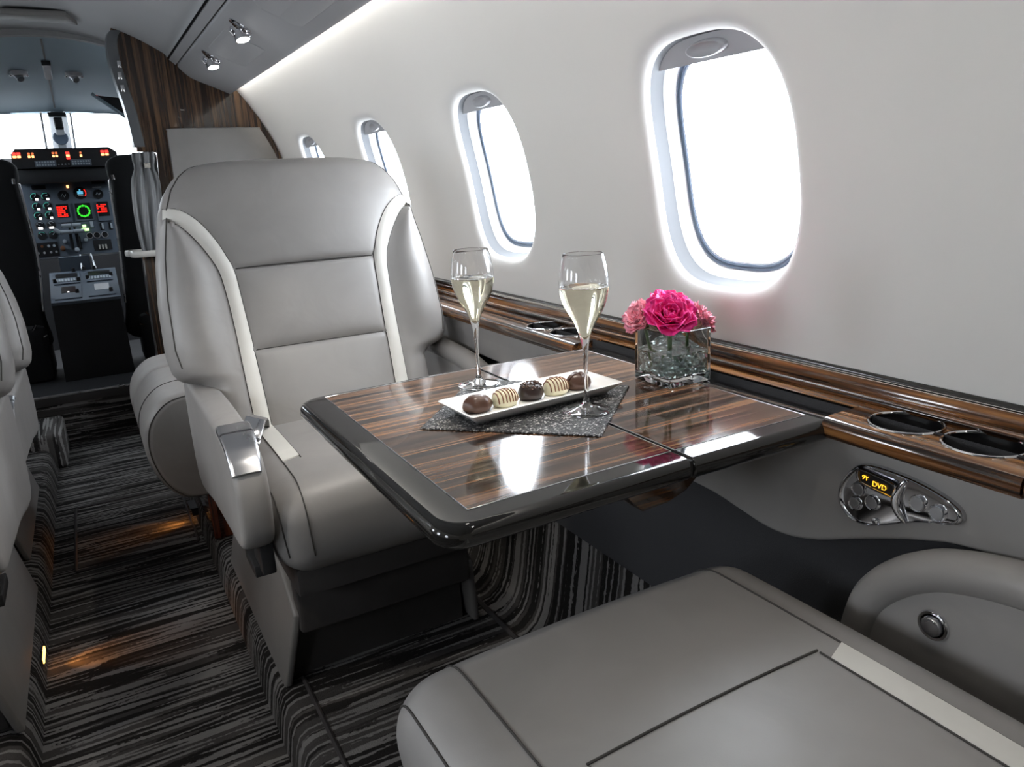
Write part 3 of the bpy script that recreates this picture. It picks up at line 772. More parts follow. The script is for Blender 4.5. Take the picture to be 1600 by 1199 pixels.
def make_seat(label, buckle=True, arm=True, cross=False, CD=.47, strip_end=.155, CW=.52):
    t = thing('club_armchair', label, 'seat', (XS, YF, ZF), None)
    # --- backrest
    rows = [-.08, -.04, 0, .04, .08, .12, .15, .17, .18, .188, .194, .20, .206, .212, .219, .226, .232] + [.238 + .004 * k for k in range(5)] + [.265 + .015 * k for k in range(10)] + [.419 + .0045 * k for k in range(7)] + [.452 + .009 * k for k in range(20)] + [.632, .642, .651, .659, .666, .672, .677, .681, .684, .6865, .688]
    rg = []
    for s in rows:
        w_ = interp(WTAB, s); r = []
        for k in range(111): x = w_ * (.55 * sin(pi / 2 * (-1 + 2 * k / 110)) + .45 * (-1 + 2 * k / 110)); r.append(bp_(x, s, bf(x, s)))
        th = .115 if s < .66 else .115 - .03 * (s - .66) / .028
        bulge = .006
        for q, d in ((w_ + bulge * .6, -.055), (w_ + bulge, -.075), (w_ - .004, -th + .012), (w_ - .02, -th)): r.append(bp_(q if q > 0 else q, s, d))
        for k in range(1, 8): r.append(bp_((w_ - .02) * (1 - k / 4), s, -th - .01 * (1 - (1 - k / 4) ** 2)))
        for q, d in ((w_ - .02, -th), (w_ - .004, -th + .012), (w_ + bulge, -.075), (w_ + bulge * .6, -.055)): r.append(bp_(-q, s, d))
        rg.append(r)
    bk = obj('backrest', rings(rg, True, True), 'leather', t, 50)
    for sg in (-1, 1):
        A = resample(INs, 60); B = resample(OUTs, 60); rw = []
        for a, b in zip(A, B):
            fr = []
            for j in range(6):
                q = a.lerp(b, j / 5); fr.append(bp_(sg * q.x, q.y, bf(sg * q.x, q.y) + .0026 + .0014 * sin(pi * j / 5)))
            bkp = [bp_(sg * q.x, q.y, bf(sg * q.x, q.y) - .008) for q in (b, a)]
            rw.append(fr + bkp)
        obj('accent_strip', rings(rw, True, True), 'white_leather', bk, 60)['label'] = 'ivory leather accent strip'
        bm = bmesh.new()
        for L in (INs, OUTs): add_tube(bm, [bp_(sg * p.x, p.y, bf(sg * p.x, p.y) + .0016) for p in resample(L, 60)], .0014, n=6)
        obj('seam', bm, 'seam', bk)
        pp = [s / 100 for s in range(23, 66, 1)] + [.665, .674, .680]
        bm = tube([bp_(sg * (interp(WTAB, s) - .013), s, bf(sg * (interp(WTAB, s) - .013), s) + .0006) for s in pp], .0016, n=6)
        obj('piping', bm, 'seam', bk)
    for s in (.246, .433):
        xm = interp(INt, s) - .002
        obj('seam', tube([bp_(-xm + 2 * xm * k / 40, s, bf(-xm + 2 * xm * k / 40, s) + .0004) for k in range(41)], .0013, n=6), 'seam', bk)
    # --- cushion
    CH = .205
    cx, cy, cz = XS, YF + CD / 2, .542
    def D(v):
        u = v.x / (CW / 2); h = v.z / (CH / 2); yb = -v.y / (CD / 2)
        x, y, z = v
        z += .012 * max(0, 1 - u * u) * max(0, h) + .004 * sin(pi * min(1, max(0, (.5 - v.y / CD))))
        low = max(0, -h * .5 + .5)
        x *= 1 - .10 * low * low
        if yb > 0: y += .035 * low * low * yb - .010 * cos(h * 1.4) * yb
        return Vector((x, y, z))
    cu = obj('seat_cushion', rbox(cx, cy, cz, CW, CD, CH, .066, n=12, seg=7, deform=D), 'leather', t, 180)
    def surf(x, q):
        """q 0..1 runs from the back of the top, over the front roll, down to the bottom"""
        r = .066; L1 = CD - .05 - r; L2 = r * pi / 2; L3 = CH - 2 * r; Lt = L1 + L2 + L3; d = q * Lt; o_ = .0008
        if d < L1: p = Vector((x, CD / 2 - .05 - d, CH / 2 + o_))
        elif d < L1 + L2: a = (d - L1) / r; p = Vector((x, -CD / 2 + r - (r + o_) * sin(a), CH / 2 - r + (r + o_) * cos(a)))
        else: p = Vector((x, -CD / 2 - o_, CH / 2 - r - (d - L1 - L2)))
        p = D(p); return Vector((p.x + cx, p.y + cy, p.z + cz))
    QS = (CD - .05 - strip_end) / (CD - .05 - .066 + .066 * pi / 2 + CH - .132)     # the strip ends here
    for sg in (-1, 1):
        rw = []
        for k in range(21):
            q = QS * k / 20; q2 = min(q, QS)
            a = [surf(sg * (.158 + .036 * j / 5), max(0, q2 - (.0 if k < 20 else .02 * (1 - j / 5)))) for j in range(6)]
            a = [p + Vector((0, 0, .0015)) for p in a]
            rw.append(a + [p - Vector((0, 0, .006)) for p in a[::-1]])
        obj('accent_strip', rings(rw, True, True), 'white_leather', cu, 60)['label'] = 'ivory leather accent strip'
        bm = bmesh.new()
        add_tube(bm, [surf(sg * .1945, k / 60) for k in range(61)], .0013, n=6)
        add_tube(bm, [surf(sg * .1575, QS * k / 30) for k in range(31)], .0013, n=6)
        obj('seam', bm, 'seam', cu)
        r = .066; s45 = .7071 * (r + .0006); hx, hy, hz = CW / 2, CD / 2, CH / 2
        pp_ = [Vector((hx - r + s45, hy - r - (CD - 2 * r) * k / 24, hz - r + s45)) for k in range(25)]
        pp_ += [Vector((hx - r + s45, -hy + r - s45 * sin(pi / 2 * k / 10), hz - r + s45 * cos(pi / 2 * k / 10))) for k in range(1, 11)]
        pp_ += [Vector((hx - r + s45, -hy + r - s45, hz - r - (CH - 2 * r) * k / 6)) for k in range(1, 7)]
        pw = [D(Vector((sg * v.x, v.y, v.z))) + Vector((cx, cy, cz)) for v in pp_]
        obj('piping', tube(pw, .0015, n=6), 'seam', cu)
    if cross:
        obj('seam', tube([surf(-.158 + .316 * k / 30, QS + .006) for k in range(31)], .0015, n=6), 'seam', cu)
    # --- fold-down armrest on the aisle side
    if arm:
        o = smooth2([(2.00, .735), (1.80, .752), (1.60, .757), (1.45, .750), (1.39, .738), (1.345, .712), (1.325, .67), (1.325, .61), (1.34, .560), (1.38, .535), (1.46, .527), (1.7, .505), (2.0, .475)], 4, True)
        def fa(i): return lambda a, b: (i, a, b)
        rg = []
        yc, zc = 1.62, .63
        for x_, q in ((.158, .80), (.1585, .88), (.162, .955), (.168, .985), (.178, 1.), (.199, 1.), (.209, .985), (.215, .955), (.2185, .88), (.219, .80)):
            g = (1 - q) * .10
            # inset the outline along its normal
            m = len(o); r = []
            for i in range(m):
                a = Vector(o[i - 1]); b = Vector(o[(i + 1) % m]); tt = (b - a).normalized(); nn = Vector((-tt.y, tt.x)); r.append((x_, o[i][0] + nn.x * g, o[i][1] + nn.y * g))
            rg.append(r)
        ar = obj('armrest', rings(rg, True, True), 'leather', t, 60)
        path = resample([(1.462, .7535, 0), (1.43, .7495, 0), (1.40, .7435, 0), (1.370, .7325, 0), (1.348, .717, 0), (1.334, .699, 0)], 24)
        def cap(i0, i1, w0, w1):
            rw = []
            for i in range(i0, i1 + 1):
                p = path[i]; a = path[max(0, i - 1)]; b = path[min(23, i + 1)]; tt = (b - a).normalized(); nn = Vector((tt.y, -tt.x))
                if nn.y < 0: nn = -nn
                if i1 == 23 or True: w1 = .2195 - .010 * (i / 23) ** 2
                sec = [(w0, -.006), (w0, .003), (w0 + .003, .0062), (w0 + .007, .0072), (w1 - .007, .0072), (w1 - .003, .0062), (w1, .003), (w1, -.006)]
                rw.append([(x_, p.x + nn.x * d, p.y + nn.y * d) for x_, d in sec])
            return rings(rw, True, True)
        obj('armrest_cap', cap(7, 23, .1575, .2195), 'satin', ar, 40)['label'] = 'brushed steel armrest end cap'
        obj('cap_lid', cap(0, 6, .1575, .2195), 'satin', ar, 40)
        obj('armrest_bracket', box(.190, .216, 1.37, 1.45, .475, .55, bev=.004), 'mechanism', t)
        obj('armrest_bracket', box(.180, .220, 1.40, 1.50, .46, .485, bev=.003), 'mechanism', t)
    # --- fixed armrest on the wall side: rolled arch round a flat panel, chrome button
    arch = [(.150, .50), (.153, .56), (.160, .605), (.171, .640), (.188, .668), (.212, .694), (.242, .718), (.285, .740), (.36, .758), (.50, .770), (.64, .772)]
    arch = smooth2(arch, 4)
    ctr = []
    for i, (a, b) in enumerate(arch):
        p0 = Vector(arch[max(0, i - 1)]); p1 = Vector(arch[min(len(arch) - 1, i + 1)]); tt = (p1 - p0).normalized(); nn = Vector((tt.y, -tt.x))
        ctr.append((a + nn.x * .026, b + nn.y * .026))
    wa = obj('wall_armrest', tube([(.812, YF + a, b) for a, b in ctr], .0265, n=20), 'leather', t, 60)
    pn = [(YF + a, b) for a, b in ctr[1:]] + [(YF + ctr[-1][0], .50), (YF + ctr[1][0], .50)]
    pp = obj('armrest_panel', prism_x(pn, .796, .835, bev=.006, seg=3), 'leather', t, 50)
    by, bz = YF + .285, .645
    ringp = lambda r, d: [(.796 - d, by + r * cos(2 * pi * k / 28), bz + r * sin(2 * pi * k / 28)) for k in range(28)]
    bb = obj('recline_button', rings([ringp(.0195, -.002), ringp(.0195, .002), ringp(.018, .004), ringp(.0150, .0035), ringp(.0145, .000)], True, True), 'chrome', pp)
    obj('button_cap', rings([ringp(.0125, -.002), ringp(.0125, .0065), ringp(.0108, .009), ringp(.006, .0095)], True, True), 'satin', bb)
    # --- pedestal
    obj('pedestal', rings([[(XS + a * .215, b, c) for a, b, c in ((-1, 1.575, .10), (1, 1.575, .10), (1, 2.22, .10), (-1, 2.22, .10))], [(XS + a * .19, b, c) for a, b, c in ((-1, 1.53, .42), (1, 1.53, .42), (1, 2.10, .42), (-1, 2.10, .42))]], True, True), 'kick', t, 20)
    for sg in (-1, 1):
        x0, x1 = sg * .248, sg * .210
        P = lambda x, dx: [(XS + x * 1.0, 1.540, .10), (XS + x - sg * dx, 1.490, .30), (XS + x - sg * dx * 1.05, 1.60, .375), (XS + x - sg * dx * 1.05, 2.12, .375), (XS + x, 2.24, .10)]
        A, B = P(x0, .033), P(x1 + sg * .02, .033)
        bm = bmesh.new(); add_rings(bm, [A, B], True, True)
        bmesh.ops.bevel(bm, geom=list(bm.edges), offset=.006, segments=3, profile=.5, affect='EDGES')
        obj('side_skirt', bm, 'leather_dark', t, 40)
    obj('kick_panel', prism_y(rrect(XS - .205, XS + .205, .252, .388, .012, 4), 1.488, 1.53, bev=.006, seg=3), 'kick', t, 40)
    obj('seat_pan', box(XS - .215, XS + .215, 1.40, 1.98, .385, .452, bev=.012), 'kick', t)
    if buckle:
        # seat belt lying on the cushion by the armrest
        c = Vector((.246, 1.60, .700)); ux = Vector((.80, -.30, -.30)).normalized(); uy = Vector((.25, .62, .72)); uy = (uy - ux * uy.dot(ux)).normalized(); un = ux.cross(uy)
        def plate(w_, h_, d0, d1, bev): 
            bm = bmesh.new(); add_prism(bm, rrect(-w_ / 2, w_ / 2, -h_ / 2, h_ / 2, .003, 3), lambda a, b: c + ux * a + uy * b + un * d0, lambda a, b: c + ux * a + uy * b + un * d1, bev=bev, seg=2); return bm
        bu = obj('belt_buckle', plate(.042, .048, -.006, .006, .002), 'chrome', t); bu['label'] = 'chrome seat belt buckle'
        bm = bmesh.new(); add_prism(bm, rrect(-.022, .022, -.031, -.020, .002, 3), lambda a, b: c + ux * a + uy * b + un * -.010, lambda a, b: c + ux * a + uy * b + un * -.003, bev=.001)
        obj('buckle_tongue', bm, 'satin', bu)
        obj('seat_belt', rings([[c + ux * a + uy * b + un * d + Vector((0, off, dz)) for a, d in ((-.020, -.006), (.020, -.006), (.020, -.009), (-.020, -.009))] for b, off, dz in ((-.02, 0, 0), (.02, .0, 0), (.05, .02, -.02), (.075, .06, -.06), (.09, .10, -.11))], True, True), 'leather_dark', t, 50)
    return t
seat = make_seat('taupe leather club seat with ivory strips facing the camera across the table')
near = make_seat('taupe leather club seat in the foreground, its cushion front turned toward the table', buckle=False, arm=False, cross=True, CD=.64, strip_end=.258, CW=.555)
near.location = (.482, .737, ZF); near.scale = (1, -1, 1)
for ch in near.children:            # the near seat's back is laid far back
    if ch.name.startswith('backrest'):
        p = Vector((0, .39 + .20, .48)); a = math.radians(-58)
        rot = Matrix.Rotation(a, 4, 'X'); ch.rotation_euler = (a, 0, 0); ch.location = p - rot @ (p - Vector((0, .20, 0)))
left1 = dup(seat, (-.534, 1.50, ZF), 'taupe leather club seat across the aisle at the left edge, nearest the camera', scale=(-1, 1, 1))
left2 = dup(seat, (-.561, 2.42, ZF), 'taupe leather seat across the aisle, farther forward at the left edge', scale=(-1, 1, .83))

# ------------------------------------------------------------------ table setting
# placemat
mc = Vector((.549, .952)); q = .181
def mat_out(g):
    out = []
    crn = [(.369, .949), (.552, .768), (.731, .936), (.548, 1.139)]
    for i in range(4):
        a = Vector(crn[i]); b = Vector(crn[(i + 1) % 4])
        for k in range(70):
            p = a.lerp(b, k / 70); d = (p - mc).normalized(); j = (.0012 if k % 2 else -.0006) + random.uniform(-.0005, .0005)
            p = p + d * (j - g); out.append((p.x, p.y))
    return out
o1 = mat_out(0); o2 = [(mc.x + (a - mc.x) * .992, mc.y + (b - mc.y) * .992) for a, b in o1]
single('placemat', rings([[(a, b, ZT + .0006) for a, b in o2], [(a, b, ZT + .0014) for a, b in o1], [(a, b, ZT + .0028) for a, b in o2]], True, True), 'placemat', 'square woven metallic grey placemat lying diagonally on the table', 'placemat')
ZM = ZT + .003
# serving plate
pc = Vector((.557, .951)); rotp = math.radians(2.6)
def prot(a, b): return (pc.x + a * cos(rotp) - b * sin(rotp), pc.y + a * sin(rotp) + b * cos(rotp))
def pr(hx, hy, r, z): return [(*prot(a, b), z) for a, b in rrect(-hx, hx, -hy, hy, r, 5)]
single('serving_plate', rings([pr(.112, .032, .006, ZM), pr(.118, .037, .007, ZM + .0008), pr(.124, .043, .008, ZM + .007), pr(.1355, .054, .007, ZM + .0165), pr(.1362, .0547, .007, ZM + .0182), pr(.1345, .0532, .006, ZM + .019), pr(.126, .045, .008, ZM + .0145), pr(.118, .038, .010, ZM + .0085), pr(.110, .031, .010, ZM + .0078)], True, True), 'porcelain', 'long white rectangular porcelain plate holding five chocolates', 'plate', smooth=60)
ZP = ZM + .0078
def choc(name, label, x, y, mat, sx, sy, sz, kind, seed):
    rnd = random.Random(seed)
    t = thing(name, label, 'chocolate', (x, y, ZP), 'chocolates on the white plate')
    bm = bmesh.new(); n, m = 30, 18; ph = rnd.uniform(0, 6)
    def R(th, v):
        # six-sided dome: flat base, lumpy sides
        k = 1 + (.07 * cos(6 * th + ph) if kind == 'dip' else .015 * cos(5 * th + ph)) + .03 * cos(2 * th + ph * 2) + .02 * sin(3 * th + 9 * v)
        a = v * pi * .5
        rr = (cos(a) ** .62 if v > 0 else 1) * k
        return Vector((sx * rr * cos(th), sy * rr * sin(th), sz * sin(a) ** 1.0))
    def P(th, v, off=0.):
        p = R(th, v); q_ = p + p.normalized() * off
        return Vector((x + q_.x, y + q_.y, ZP + .0002 + q_.z))
    rows = [[(x + sx * .80 * cos(2 * pi * k / n), y + sy * .80 * sin(2 * pi * k / n), ZP + .0002) for k in range(n)]]
    for i in range(m + 1):
        v = i / m * .97; fl = 1 - .10 * max(0, 1 - v * 6)
        rows.append([tuple(Vector((x, y, ZP)) + (P(2 * pi * k / n, v) - Vector((x, y, ZP))) * fl + Vector((0, 0, .003))) for k in range(n)])
    body = obj('chocolate_shell', rings(rows, True, True), mat, t, 80)
    if kind == 'stripe':
        for k in range(7):
            c0 = -.8 + 1.6 * k / 6
            pts = []
            for j in range(15):
                u = -1 + 2 * j / 14; a, b = c0 * .86, u * math.sqrt(max(0, 1 - (c0 * .86) ** 2)) * .98
                th = math.atan2(b, a); rr = min(1, math.hypot(a, b)); v = math.acos(min(1, rr ** (1 / .62))) / (pi / 2)
                pts.append(P(th, min(.97, max(.04, v)), .0003) + Vector((0, 0, .003)))
            obj('caramel_stripe', tube(pts, .0011, n=6), 'drizzle', t)
    if kind == 'swirl':
        for a0 in (.4, 1.6):
            pts = []
            for j in range(15):
                u = -1 + 2 * j / 14; th = a0 + (pi if u < 0 else 0); v = 1 - abs(u) * .7
                pts.append(P(th + .3 * u, min(.97, v), .0003) + Vector((0, 0, .003)))
            obj('chocolate_swirl', tube(pts, .0012, n=6), mat, t)
    if kind == 'crumb':
        bm = bmesh.new()
        for j in range(46):
            th = rnd.uniform(0, 2 * pi); v = rnd.uniform(.45, .97)
            p = P(th, v, .0006) + Vector((0, 0, .003)); r = rnd.uniform(.0012, .0026)
            mt = Matrix.Translation(p) @ Matrix.Rotation(rnd.uniform(0, 3), 4, Vector((rnd.random(), rnd.random(), rnd.random() + .1)).normalized())
            bmesh.ops.create_icosphere(bm, subdivisions=1, radius=r, matrix=mt)
        obj('crumb_topping', bm, 'choc_milk', t, 20)
    return t
choc('chocolate', 'plain milk chocolate at the left end of the white plate', .460, .946, 'choc_milk', .0225, .0185, .0205, 'dip', 1)
choc('chocolate', 'white chocolate with caramel stripes, second from the left end of the plate', .5065, .946, 'choc_white', .0225, .0175, .0205, 'stripe', 2)
choc('chocolate', 'dark chocolate with crumb topping at the middle of the plate', .5535, .950, 'choc_dark', .0215, .0185, .022, 'crumb', 3)
choc('chocolate', 'white chocolate with caramel stripes, right of the dark crumbed one', .5985, .949, 'choc_white', .0225, .0175, .0215, 'stripe', 4)
choc('chocolate', 'milk chocolate with a swirl on top, behind the right flute stem', .6415, .951, 'choc_milk', .0215, .018, .0215, 'swirl', 5)
# champagne flutes
def flute(x, y, label, h):
    k = h / .228; z0 = ZM
    t = thing('champagne_flute', label, 'glass', (x, y, z0), 'champagne flutes')
    outer = smooth2([(.0335, .0016), (.030, .0028), (.020, .0048), (.010, .0075), (.0058, .012), (.0040, .020), (.0033, .035), (.0031, .055), (.0035, .075), (.0045, .092), (.0064, .105), (.0096, .117), (.0165, .131), (.0245, .145), (.0305, .158), (.0342, .172), (.0352, .184), (.0346, .197), (.0325, .211), (.0287, .2275)], 3)
    inner = smooth2([(.0280, .2275), (.0317, .211), (.0338, .197), (.0344, .184), (.0334, .172), (.0296, .158), (.0235, .145), (.0154, .131), (.0084, .119), (.0042, .1105), (.0012, .107)], 3)
    p = [(.0355, .0004), (.036, .0009), (.0352, .0015)] + outer + [(.0286, .2282), (.0282, .2282)] + inner + [(0, .1067)]
    obj('glass_body', lathe([(0, .0)] + [(r * k, z * k) for r, z in p], (x, y, z0), 64, False), 'glass', t, 80)
    lv = .182
    li = [(0, .1064)] + [(r + .00018, z) for r, z in inner[::-1] if z < lv] + [(.0345 + .0002, lv), (.0343, lv + .0006), (.032, lv), (0, lv - .0003)]
    obj('champagne', lathe([(r * k, z * k) for r, z in li], (x, y, z0), 64, False), 'wine', t, 80)
    rnd = random.Random(int(x * 1000)); bm = bmesh.new()
    for j in range(90):
        a = rnd.uniform(0, 2 * pi); r = rnd.uniform(.026, .0335) * k
        bmesh.ops.create_icosphere(bm, subdivisions=1, radius=rnd.uniform(.0004, .001), matrix=Matrix.Translation((x + r * cos(a), y + r * sin(a), z0 + (lv + .0007) * k)))
    fo = obj('bubbles', bm, 'glass', t); fo['kind'] = 'stuff'
    return t
flute(.600, .869, 'champagne flute nearer the camera, standing on the right corner of the placemat', .228)
flute(.540, 1.098, 'champagne flute behind the white plate, toward the facing seat', .226)

# glass cube vase with flowers
vx0, vx1, vy0, vy1, vh = .768, .857, .882, .970, .089
vx, vy = (vx0 + vx1) / 2, (vy0 + vy1) / 2; hv = .0442
V = lambda h_, r, z: [(vx + a, vy + b, ZT + .0006 + z) for a, b in rrect(-h_, h_, -h_, h_, r, 4)]
single('vase', rings([V(hv - .002, .003, 0), V(hv, .004, .0015), V(hv, .004, vh - .001), V(hv - .001, .004, vh), V(hv - .0036, .003, vh), V(hv - .0042, .003, vh - .001), V(hv - .0042, .003, .016), V(hv - .008, .004, .0125)], True, True), 'vase_glass', 'square clear glass vase of pink flowers near the wall end of the table', 'vase', smooth=40)
zi = ZT + .0006 + .013
wl = .052
single('water', rings([V(hv - .0082, .004, .0128), V(hv - .0044, .003, .0162), V(hv - .0044, .003, wl), V(hv - .006, .003, wl - .0004)], True, True), 'water', 'clear water filling the lower half of the square vase', 'water', smooth=40)
rnd = random.Random(11)
bm = bmesh.new(); bmesh.ops.create_uvsphere(bm, u_segments=16, v_segments=10, radius=1., matrix=Matrix.Diagonal((.0078, .0078, .0055, 1)))
pb0 = obj('glass_pebble', bm, 'pebble', None, 80)
LABP = 'small clear glass pebble at the bottom of the square vase'
GP = 'glass pebbles in the vase'
placed = []; first = True
for layer in range(3):
    z = zi + .0075 + layer * .0095
    for i in range(5):
        for j in range(5):
            if layer == 2 and (i + j) % 2: continue
            px = vx - .0305 + .01525 * i + rnd.uniform(-.0012, .0012) + (.003 if layer % 2 else 0) * (1 if i < 4 else -1)
            py = vy - .0305 + .01525 * j + rnd.uniform(-.0012, .0012)
            o = pb0 if first else pb0.copy()
            if not first: COL.objects.link(o)
            first = False
            o.location = (px, py, z + rnd.uniform(-.001, .001)); o.rotation_euler = (rnd.uniform(-.5, .5), rnd.uniform(-.5, .5), 0)
            tag(o, LABP, 'pebble', GP)
# flowers
def petal(bm, uvl, base, az, tilt, L, W, cup, curl, ruf=0., seed=0, lift=0., nu=10, nv=9):
    """one petal: leans out by tilt from vertical, cupped across and curled at the tip"""
    r_ = random.Random(seed); d = Vector((cos(az), sin(az), 0)); s = Vector((-sin(az), cos(az), 0)); zz = Vector((0, 0, 1))
    ph = r_.uniform(0, 6); g = []
    for j in range(nv + 1):
        v = j / nv; row = []
        a = tilt * (.35 + .65 * v) + curl * v ** 3
        # integrate a curved midrib
        steps = 6; px = Vector((0, 0, 0))
        for q in range(steps):
            vv = v * (q + .5) / steps; aa = tilt * (.35 + .65 * vv) + curl * vv ** 3
            px += (d * sin(aa) + zz * cos(aa)) * (L * v / steps)
        nrm = -d * cos(a) + zz * sin(a)
        wv = W * (sin(pi * min(1, .12 + .80 * v ** .85)) ** .6) * (1 if v < .98 else .93)
        for i in range(nu + 1):
            u = -1 + 2 * i / nu
            rf = ruf * v * v * sin(ph + u * 9 + 3 * sin(u * 5 + ph)) * L
            zig = (1 + (ruf * .9 * (1 if i % 2 else -1) if j == nv else 0))
            p = base + px * zig + s * (u * wv) + nrm * (cup * W * u * u + rf) + zz * lift
            row.append(bm.verts.new(p))
        g.append(row)
    for j in range(nv):
        for i in range(nu):
            f = bm.faces.new((g[j][i], g[j][i + 1], g[j + 1][i + 1], g[j + 1][i]))
            for lp, (a_, b_) in zip(f.loops, ((i, j), (i + 1, j), (i + 1, j + 1), (i, j + 1))): lp[uvl].uv = (a_ / nu, b_ / nv)
def bloom_obj(bm, mat, parent, tiltm):
    me = bpy.data.meshes.new('bloom'); bm.to_mesh(me); bm.free()
    for p in me.polygons: p.use_smooth = True
    o = bpy.data.objects.new('bloom', me); COL.objects.link(o); me.materials.append(M[mat])
    sd = o.modifiers.new('thickness', 'SOLIDIFY'); sd.thickness = .0007
    me.transform(tiltm); o.parent = parent
    return o
def flower(name, label, c, foot, tiltv, kind, size, seed, group):
    c = Vector(c); t = thing(name, label, 'flower', c, group); r_ = random.Random(seed)
    bm = bmesh.new(); uvl = bm.loops.layers.uv.new('UVMap'); ax = Vector(tiltv).normalized(); B = Vector((0, 0, -.62 * size))
    if kind == 'rose':
        k = 0
        for ringn, (cnt, tilt, L, W, cup, curl) in enumerate([(3, .10, .62, .22, .9, .0), (4, .24, .72, .32, .75, .15), (5, .42, .82, .42, .6, .35), (6, .66, .92, .52, .5, .6), (7, .92, 1.02, .60, .4, .75), (7, 1.22, 1.06, .64, .35, .7)]):
            for i in range(cnt):
                az = 2 * pi * i / cnt + ringn * .7 + r_.uniform(-.15, .15); k += 1
                petal(bm, uvl, B + Vector((cos(az), sin(az), 0)) * size * .03 * ringn, az, tilt + r_.uniform(-.06, .06), L * size * r_.uniform(.94, 1.05), W * size, cup, curl, .035, seed * 100 + k, lift=.02 * size * (5 - ringn))
        mat = 'rose'
    else:
        k = 0
        for ringn, (cnt, tilt, L, W) in enumerate([(5, .15, .85, .42), (7, .45, .95, .48), (8, .78, 1.0, .52), (9, 1.1, 1.02, .55), (9, 1.45, 1.02, .58)]):
            for i in range(cnt):
                az = 2 * pi * i / cnt + ringn * .5 + r_.uniform(-.2, .2); k += 1
                petal(bm, uvl, B, az, tilt + r_.uniform(-.12, .12), L * size * r_.uniform(.85, 1.08), W * size, .25, .30, .075, seed * 100 + k, nu=14, nv=8)
        mat = 'carnation'
    mt = ax.to_track_quat('Z', 'Y').to_matrix().to_4x4()
    bloom_obj(bm, mat, t, mt)
    b0 = c + ax * (-.66 * size)
    obj('calyx', rings([[b0 + (mt.to_3x3() @ Vector((r * cos(2 * pi * q_ / 14), r * sin(2 * pi * q_ / 14), z))) for q_ in range(14)] for r, z in ((.002, -.010), (.005, -.006), (.0068, .0), (.0060, .006))], True, True), 'stem', t)
    foot = Vector(foot); mid = b0.lerp(foot, .4) + Vector((0, 0, -.008))
    obj('stem', tube(smooth_poly([b0, mid, foot], 6), .0023, n=8), 'stem', t)
    if kind == 'rose':
        bm = bmesh.new()
        for az in (seed * 1.3, seed * 1.3 + 2.2):
            uv_ = bm.loops.layers.uv.verify(); petal(bm, uv_, b0 + Vector((0, 0, -.006)), az, 2.2, .026, .008, .4, .3, .02, seed)
        l = obj('leaf', bm, 'stem', t); sd = l.modifiers.new('thickness', 'SOLIDIFY'); sd.thickness = .0006
    return t
zf = zi + .012
flower('rose', 'large deep pink rose in front at the middle of the bouquet', (.779, .893, .969), (.805, .925, zf), (-.35, -.62, .75), 'rose', .041, 3, 'pink roses in the vase')
flower('rose', 'deep pink rose at the top of the bouquet, behind the large front one', (.808, .925, .982), (.822, .935, zf), (.12, -.25, 1), 'rose', .036, 8, 'pink roses in the vase')
flower('carnation', 'pink and cream carnation at the left side of the bouquet', (.757, .945, .963), (.79, .94, zf), (-.62, -.1, .62), 'carnation', .036, 5, 'carnations in the vase')
flower('carnation', 'pink carnation at the right side of the bouquet, against the wall', (.866, .917, .950), (.83, .915, zf), (.62, -.35, .6), 'carnation', .036, 6, 'carnations in the vase')

# ------------------------------------------------------------------ forward cabin and flight deck
# side-facing seat by the bulkhead: profile in x-z, run along y
t = thing('bench', 'taupe leather bench seat on a lacquered wood base behind the facing seat', 'bench seat', (.33, 2.85, ZF))
sp = smooth2([(.62, .60), (.45, .606), (.25, .606), (.155, .600), (.105, .575), (.068, .525), (.055, .46), (.062, .395), (.085, .33), (.120, .285), (.165, .262), (.30, .262), (.62, .262)], 5)
def ssec(y, g=0.): return [(.34 + (a - .34) * (1 - g * .9), y, .44 + (b - .44) * (1 - g)) for a, b in sp]
for i, (y0, y1) in enumerate(((2.40, 2.86), (2.862, 3.10))):
    ys = [(y0, .10), (y0 + .006, .05), (y0 + .016, .02), (y0 + .035, 0.)] + [(y0 + .035 + (y1 - y0 - .05) * k / 5, 0.) for k in range(1, 6)] + [(y1 - .006, .012), (y1, .04)]
    cu = obj('seat_cushion', rings([ssec(y, g) for y, g in ys], True, True), 'leather', t, 60)
    if i == 0:
        obj('piping', tube([p for p in ssec(y0 + .006, .05)], .0018, n=6), 'seam', cu)
        obj('seam', tube([(a, y0 + .235, b) for a, b in [(.055 + 0, .46)] ] + [], .001) if False else tube([Vector((p[0] - .0006, p[1], p[2])) for p in ssec(y0 + .20, -.002)[6:40]], .0014, n=6), 'seam', cu)
wb = [(.205, 2.42), (.205, 3.10), (.60, 3.10), (.60, 2.42)]
obj('wood_base', prism_z(wb, ZF, .275, bev=.012, seg=3), 'wood_red', t)

# bulkhead of vertical ebony with a hatch notch towards the aisle
def wallx(z): return XC + math.sqrt(max(0, RW ** 2 - (z - ZC) ** 2))
right_edge = [(wallx(z) - .001, z) for z in (.10, .5, .9, 1.1, 1.25, 1.4, 1.5, 1.58, 1.61)]
out = [(.205, .10)] + right_edge + [(wallx(1.66), 1.66), (.60, 1.74), (.50, 1.80), (.44, 1.83), (.36, 1.87), (.30, 1.885), (.262, 1.88), (.240, 1.82), (.236, 1.74), (.262, 1.56), (.274, 1.40), (.276, 1.372), (.350, 1.366), (.345, 1.30), (.335, 1.15), (.30, .945), (.225, .93), (.215, .70)]
bh = thing('bulkhead', 'dark striped wood bulkhead dividing the cabin from the flight deck', 'bulkhead', (.55, YB, ZF))
obj('wood_panel', prism_y(out, YB, YB + .05, bev=.003), 'wood_z', bh, 30)
pil = smooth2([(.262, 1.852), (.242, 1.825), (.236, 1.74), (.250, 1.63), (.262, 1.56), (.270, 1.47), (.274, 1.39)], 5)
